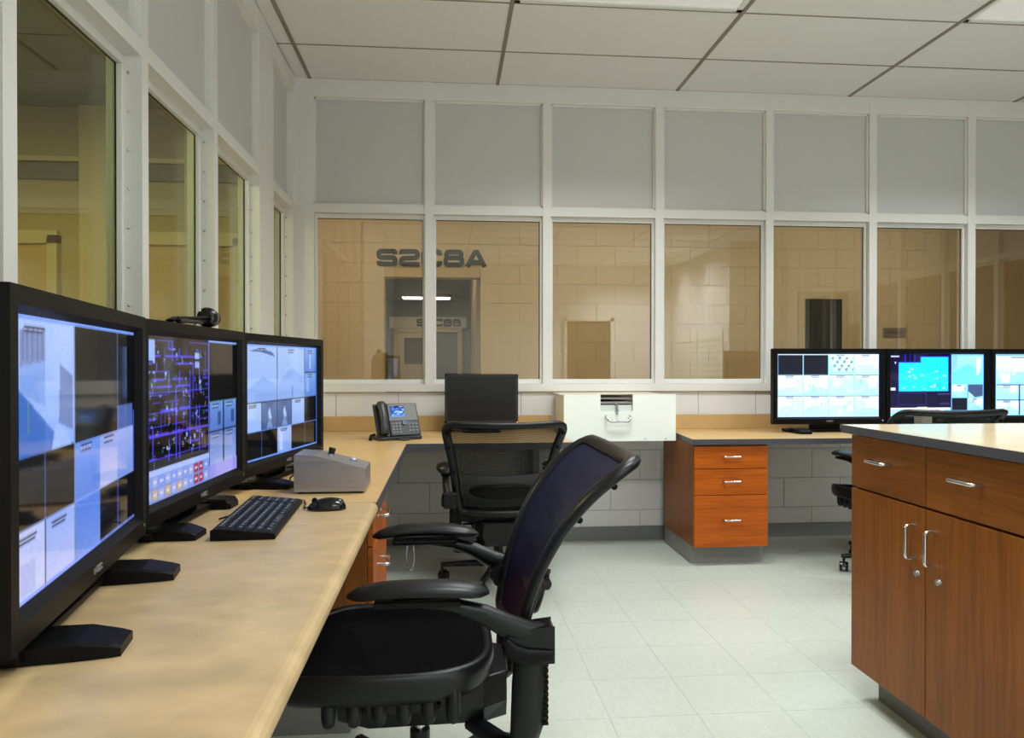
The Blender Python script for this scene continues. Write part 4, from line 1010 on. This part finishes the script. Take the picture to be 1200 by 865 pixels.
    # under-seat pan and its row of grips on both sides
    mb = MB(); mb.loft([[(x*.9, y*fy, z) for x, y in outline(f)] for f, fy, z in ((.86, 1, .435), (.8, 1, .41), (.55, .9, .395))], True, True, True); up.append(mb.build('seat_pan', BLK, root))
    for sd in (-1, 1):
        for k in range(6):
            x = -.085+k*.057
            up.append(MB().lathe([(.006, -.066), (.014, -.060), (.0175, -.044), (.0175, .0), (.012, .02)], (x, sd*.222, .422), 12).build('grip', CHR, root))
    # --- back: frame loop and mesh
    n = 22
    loop = [backpt(-1+2*k/n, 0) for k in range(n)]+[backpt(1, k/26) for k in range(26)]+[backpt(1-2*k/n, 1) for k in range(n)]+[backpt(-1, 1-k/26) for k in range(26)]
    for _ in range(2):
        N = len(loop); loop = [tuple((loop[i-1][q]+2*loop[i][q]+loop[(i+1) % N][q])/4 for q in range(3)) for i in range(N)]
    fr = MB().tube(loop, [(.014, .023) if n <= i < n+26 or i >= 2*n+26 else ((.013, .018) if i < n else (.016, .023)) for i in range(len(loop))], 10, loop=True, up=(1, 0, 0)).build('back_frame', CHR, root); up.append(fr)
    nu, nv = 24, 40; V = []; F = []; UV = []
    for j in range(nv+1):
        for i in range(nu+1): V.append(backpt((-1+2*i/nu)*.97, .01+.98*j/nv, .004))
    for j in range(nv):
        for i in range(nu): a = j*(nu+1)+i; F.append((a, a+1, a+nu+2, a+nu+1))
    me = bpy.data.meshes.new('back_mesh'); me.from_pydata(V, [], F); me.polygons.foreach_set('use_smooth', [True]*len(F))
    uv = me.uv_layers.new(name='UVMap')
    for l in me.loops: i = l.vertex_index; uv.data[l.index].uv = ((i % (nu+1))/nu, (i//(nu+1))/nv)
    me.materials.append(FAB); bm_ = bpy.data.objects.new('back_mesh', me); COL.objects.link(bm_); bm_.parent = root; up.append(bm_)
    # lumbar pad behind the mesh
    mb = MB(); rr = []
    for q, (f, dpx) in enumerate(((.05, -.030), (.6, -.030), (.9, -.026), (1, -.018), (.95, -.008))):
        ring = []
        for k in range(32):
            a = 2*PI*k/32; sx = .72*f*math.copysign(abs(math.cos(a))**.8, math.cos(a)); tz = .27+.085*f*math.sin(a)
            ring.append(backpt(sx, tz, dpx))
        rr.append(ring)
    mb.loft(rr, True, True, True); lp = mb.build('lumbar_pad', BLK, root); up.append(lp)
    mb = MB(); gr = []
    for i in range(13):
        sx = -.88+1.76*i/12; gr.append([backpt(sx, t0, d0) for t0, d0 in ((.10, -.012), (.44, -.012), (.44, -.006), (.10, -.006))])
    mb.loft(gr, True, True, True); up.append(mb.build('lumbar_panel', mat('lumbar_dark', (16, 16, 18), .6), root))
    # back uprights
    for sd in (-1, 1):
        pts = [(-.262, sd*.252, .555), (-.258, sd*.251, .46), (-.255, sd*.248, .36), (-.246, sd*.235, .305), (-.20, sd*.18, .285), (-.13, sd*.10, .30)]
        up.append(MB().tube(pts, [(.034, .018), (.039, .021), (.039, .023), (.036, .024), (.028, .024), (.022, .022)], 12, up=(1, 0, 0)).build('back_upright', CHR, root))
        rk = MB()
        for k in range(11): rk.box((-.303, sd*.250-.010, .36+k*.0135), (-.285, sd*.250+.010, .367+k*.0135))
        up.append(rk.build('height_rack', BLK, root))
        # bolts on the frame rear
        for tt in (.45, .72, .9):
            p = backpt(sd*1.0, tt, -.018); up.append(MB().sphere(p, .008, 8, 6).build('bolt', BLK, root))
        # arm bracket, arm, pad
        mb = MB(); yb0, yb1 = sd*.235, sd*.30
        mb.loft([[(x, yy, z) for x, z in ((-.312, .518), (-.25, .515), (-.21, .54), (-.195, .575), (-.235, .594), (-.312, .602))] for yy in (yb0, yb1)], True, True, False)
        br = mb.build('arm_bracket', CHR, root, bevel=.008); up.append(br)
        pts = [(-.29, sd*.275, .575), (-.25, sd*.283, .585), (-.20, sd*.288, .605), (-.15, sd*.29, .632), (-.09, sd*.29, .652), (-.02, sd*.288, .660), (.05, sd*.286, .664)]
        arm = MB().tube(pts, [(.026, .018), (.028, .019), (.027, .018), (.022, .018), (.016, .019), (.012, .02), (.008, .018)], 12).build('arm', CHR, root); up.append(arm)
        # cam lever
        lv = MB().tube([(-.305, sd*.305, .538), (-.25, sd*.306, .535), (-.215, sd*.306, .55), (-.20, sd*.304, .575)], [(.012, .006), (.020, .007), (.018, .007), (.008, .005)], 10).build('arm_lock', BLK, root); up.append(lv)
        rings = []
        for k in range(17):
            u = k/16; x = -.165+.315*u
            hw = .047*math.sqrt(max(.03, 1-abs(2*u-1)**4.5))*(1-.12*u); th = .020*math.sqrt(max(.06, 1-abs(2*u-1)**6))
            zc = .683+.010*math.sin(PI*u)-.012*max(0, u-.75)*2-.008*max(0, .25-u)*2
            cyy = sd*(.286+.012*math.sin(PI*u))
            rings.append([(x, cyy+hw*math.cos(b_)*(1 if abs(math.sin(b_)) < .5 else .9), zc+th*math.sin(b_)*(1.0 if math.sin(b_) > 0 else .8)) for b_ in [2*PI*q/14 for q in range(14)]])
        up.append(MB().loft(rings, True, True, True).build('armrest', CHR, root))
        up.append(MB().box((-.10, sd*.286-.03, .655), (.09, sd*.286+.03, .670)).build('armrest_plate', BLK, root, bevel=.005))
    return root, up
CH, UP = make_chair()
UPN = [u.name for u in UP]
def place_chair(root, loc, rz, label, dz, arm_dz=0):
    root.location = loc; root.rotation_euler = (0, 0, rz); tag(root, label, 'chair', 'mesh backed office chairs')
    return root
def shift_up(root, dz):
    for ch in root.children:
        if ch.name.split('.')[0] not in ('base_hub', 'base_leg', 'column'): ch.location.z += dz
c2 = copy_tree(CH); c3 = copy_tree(CH)
place_chair(CH, (-.07, 1.945, 0), PI, 'nearer black mesh office chair drawn up to the left desk, seen from its side', 0)
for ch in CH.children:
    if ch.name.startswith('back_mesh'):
        ch.data = ch.data.copy(); ch.data.materials[0] = FAB_BLUELIT
place_chair(c2, (.285, 4.08, 0), PI/2, 'black mesh office chair facing the switched off monitor, seen from behind', -.08); shift_up(c2, -.062)
place_chair(c3, (2.58, 4.06, 0), PI/2, 'black office chair mostly hidden behind the island at the right', 0); shift_up(c3, -.015)
tag(MB().tube(rounded([(-.118, 2.235, .655), (-.122, 2.235, .60), (-.108, 2.235, .567), (-.096, 2.235, .60), (-.100, 2.235, .655)], .012, 4), .0022, 6).build('wire_loop', CHROME), 'thin bright metal loop hanging under the farther armrest of the nearer chair', 'wire loop')
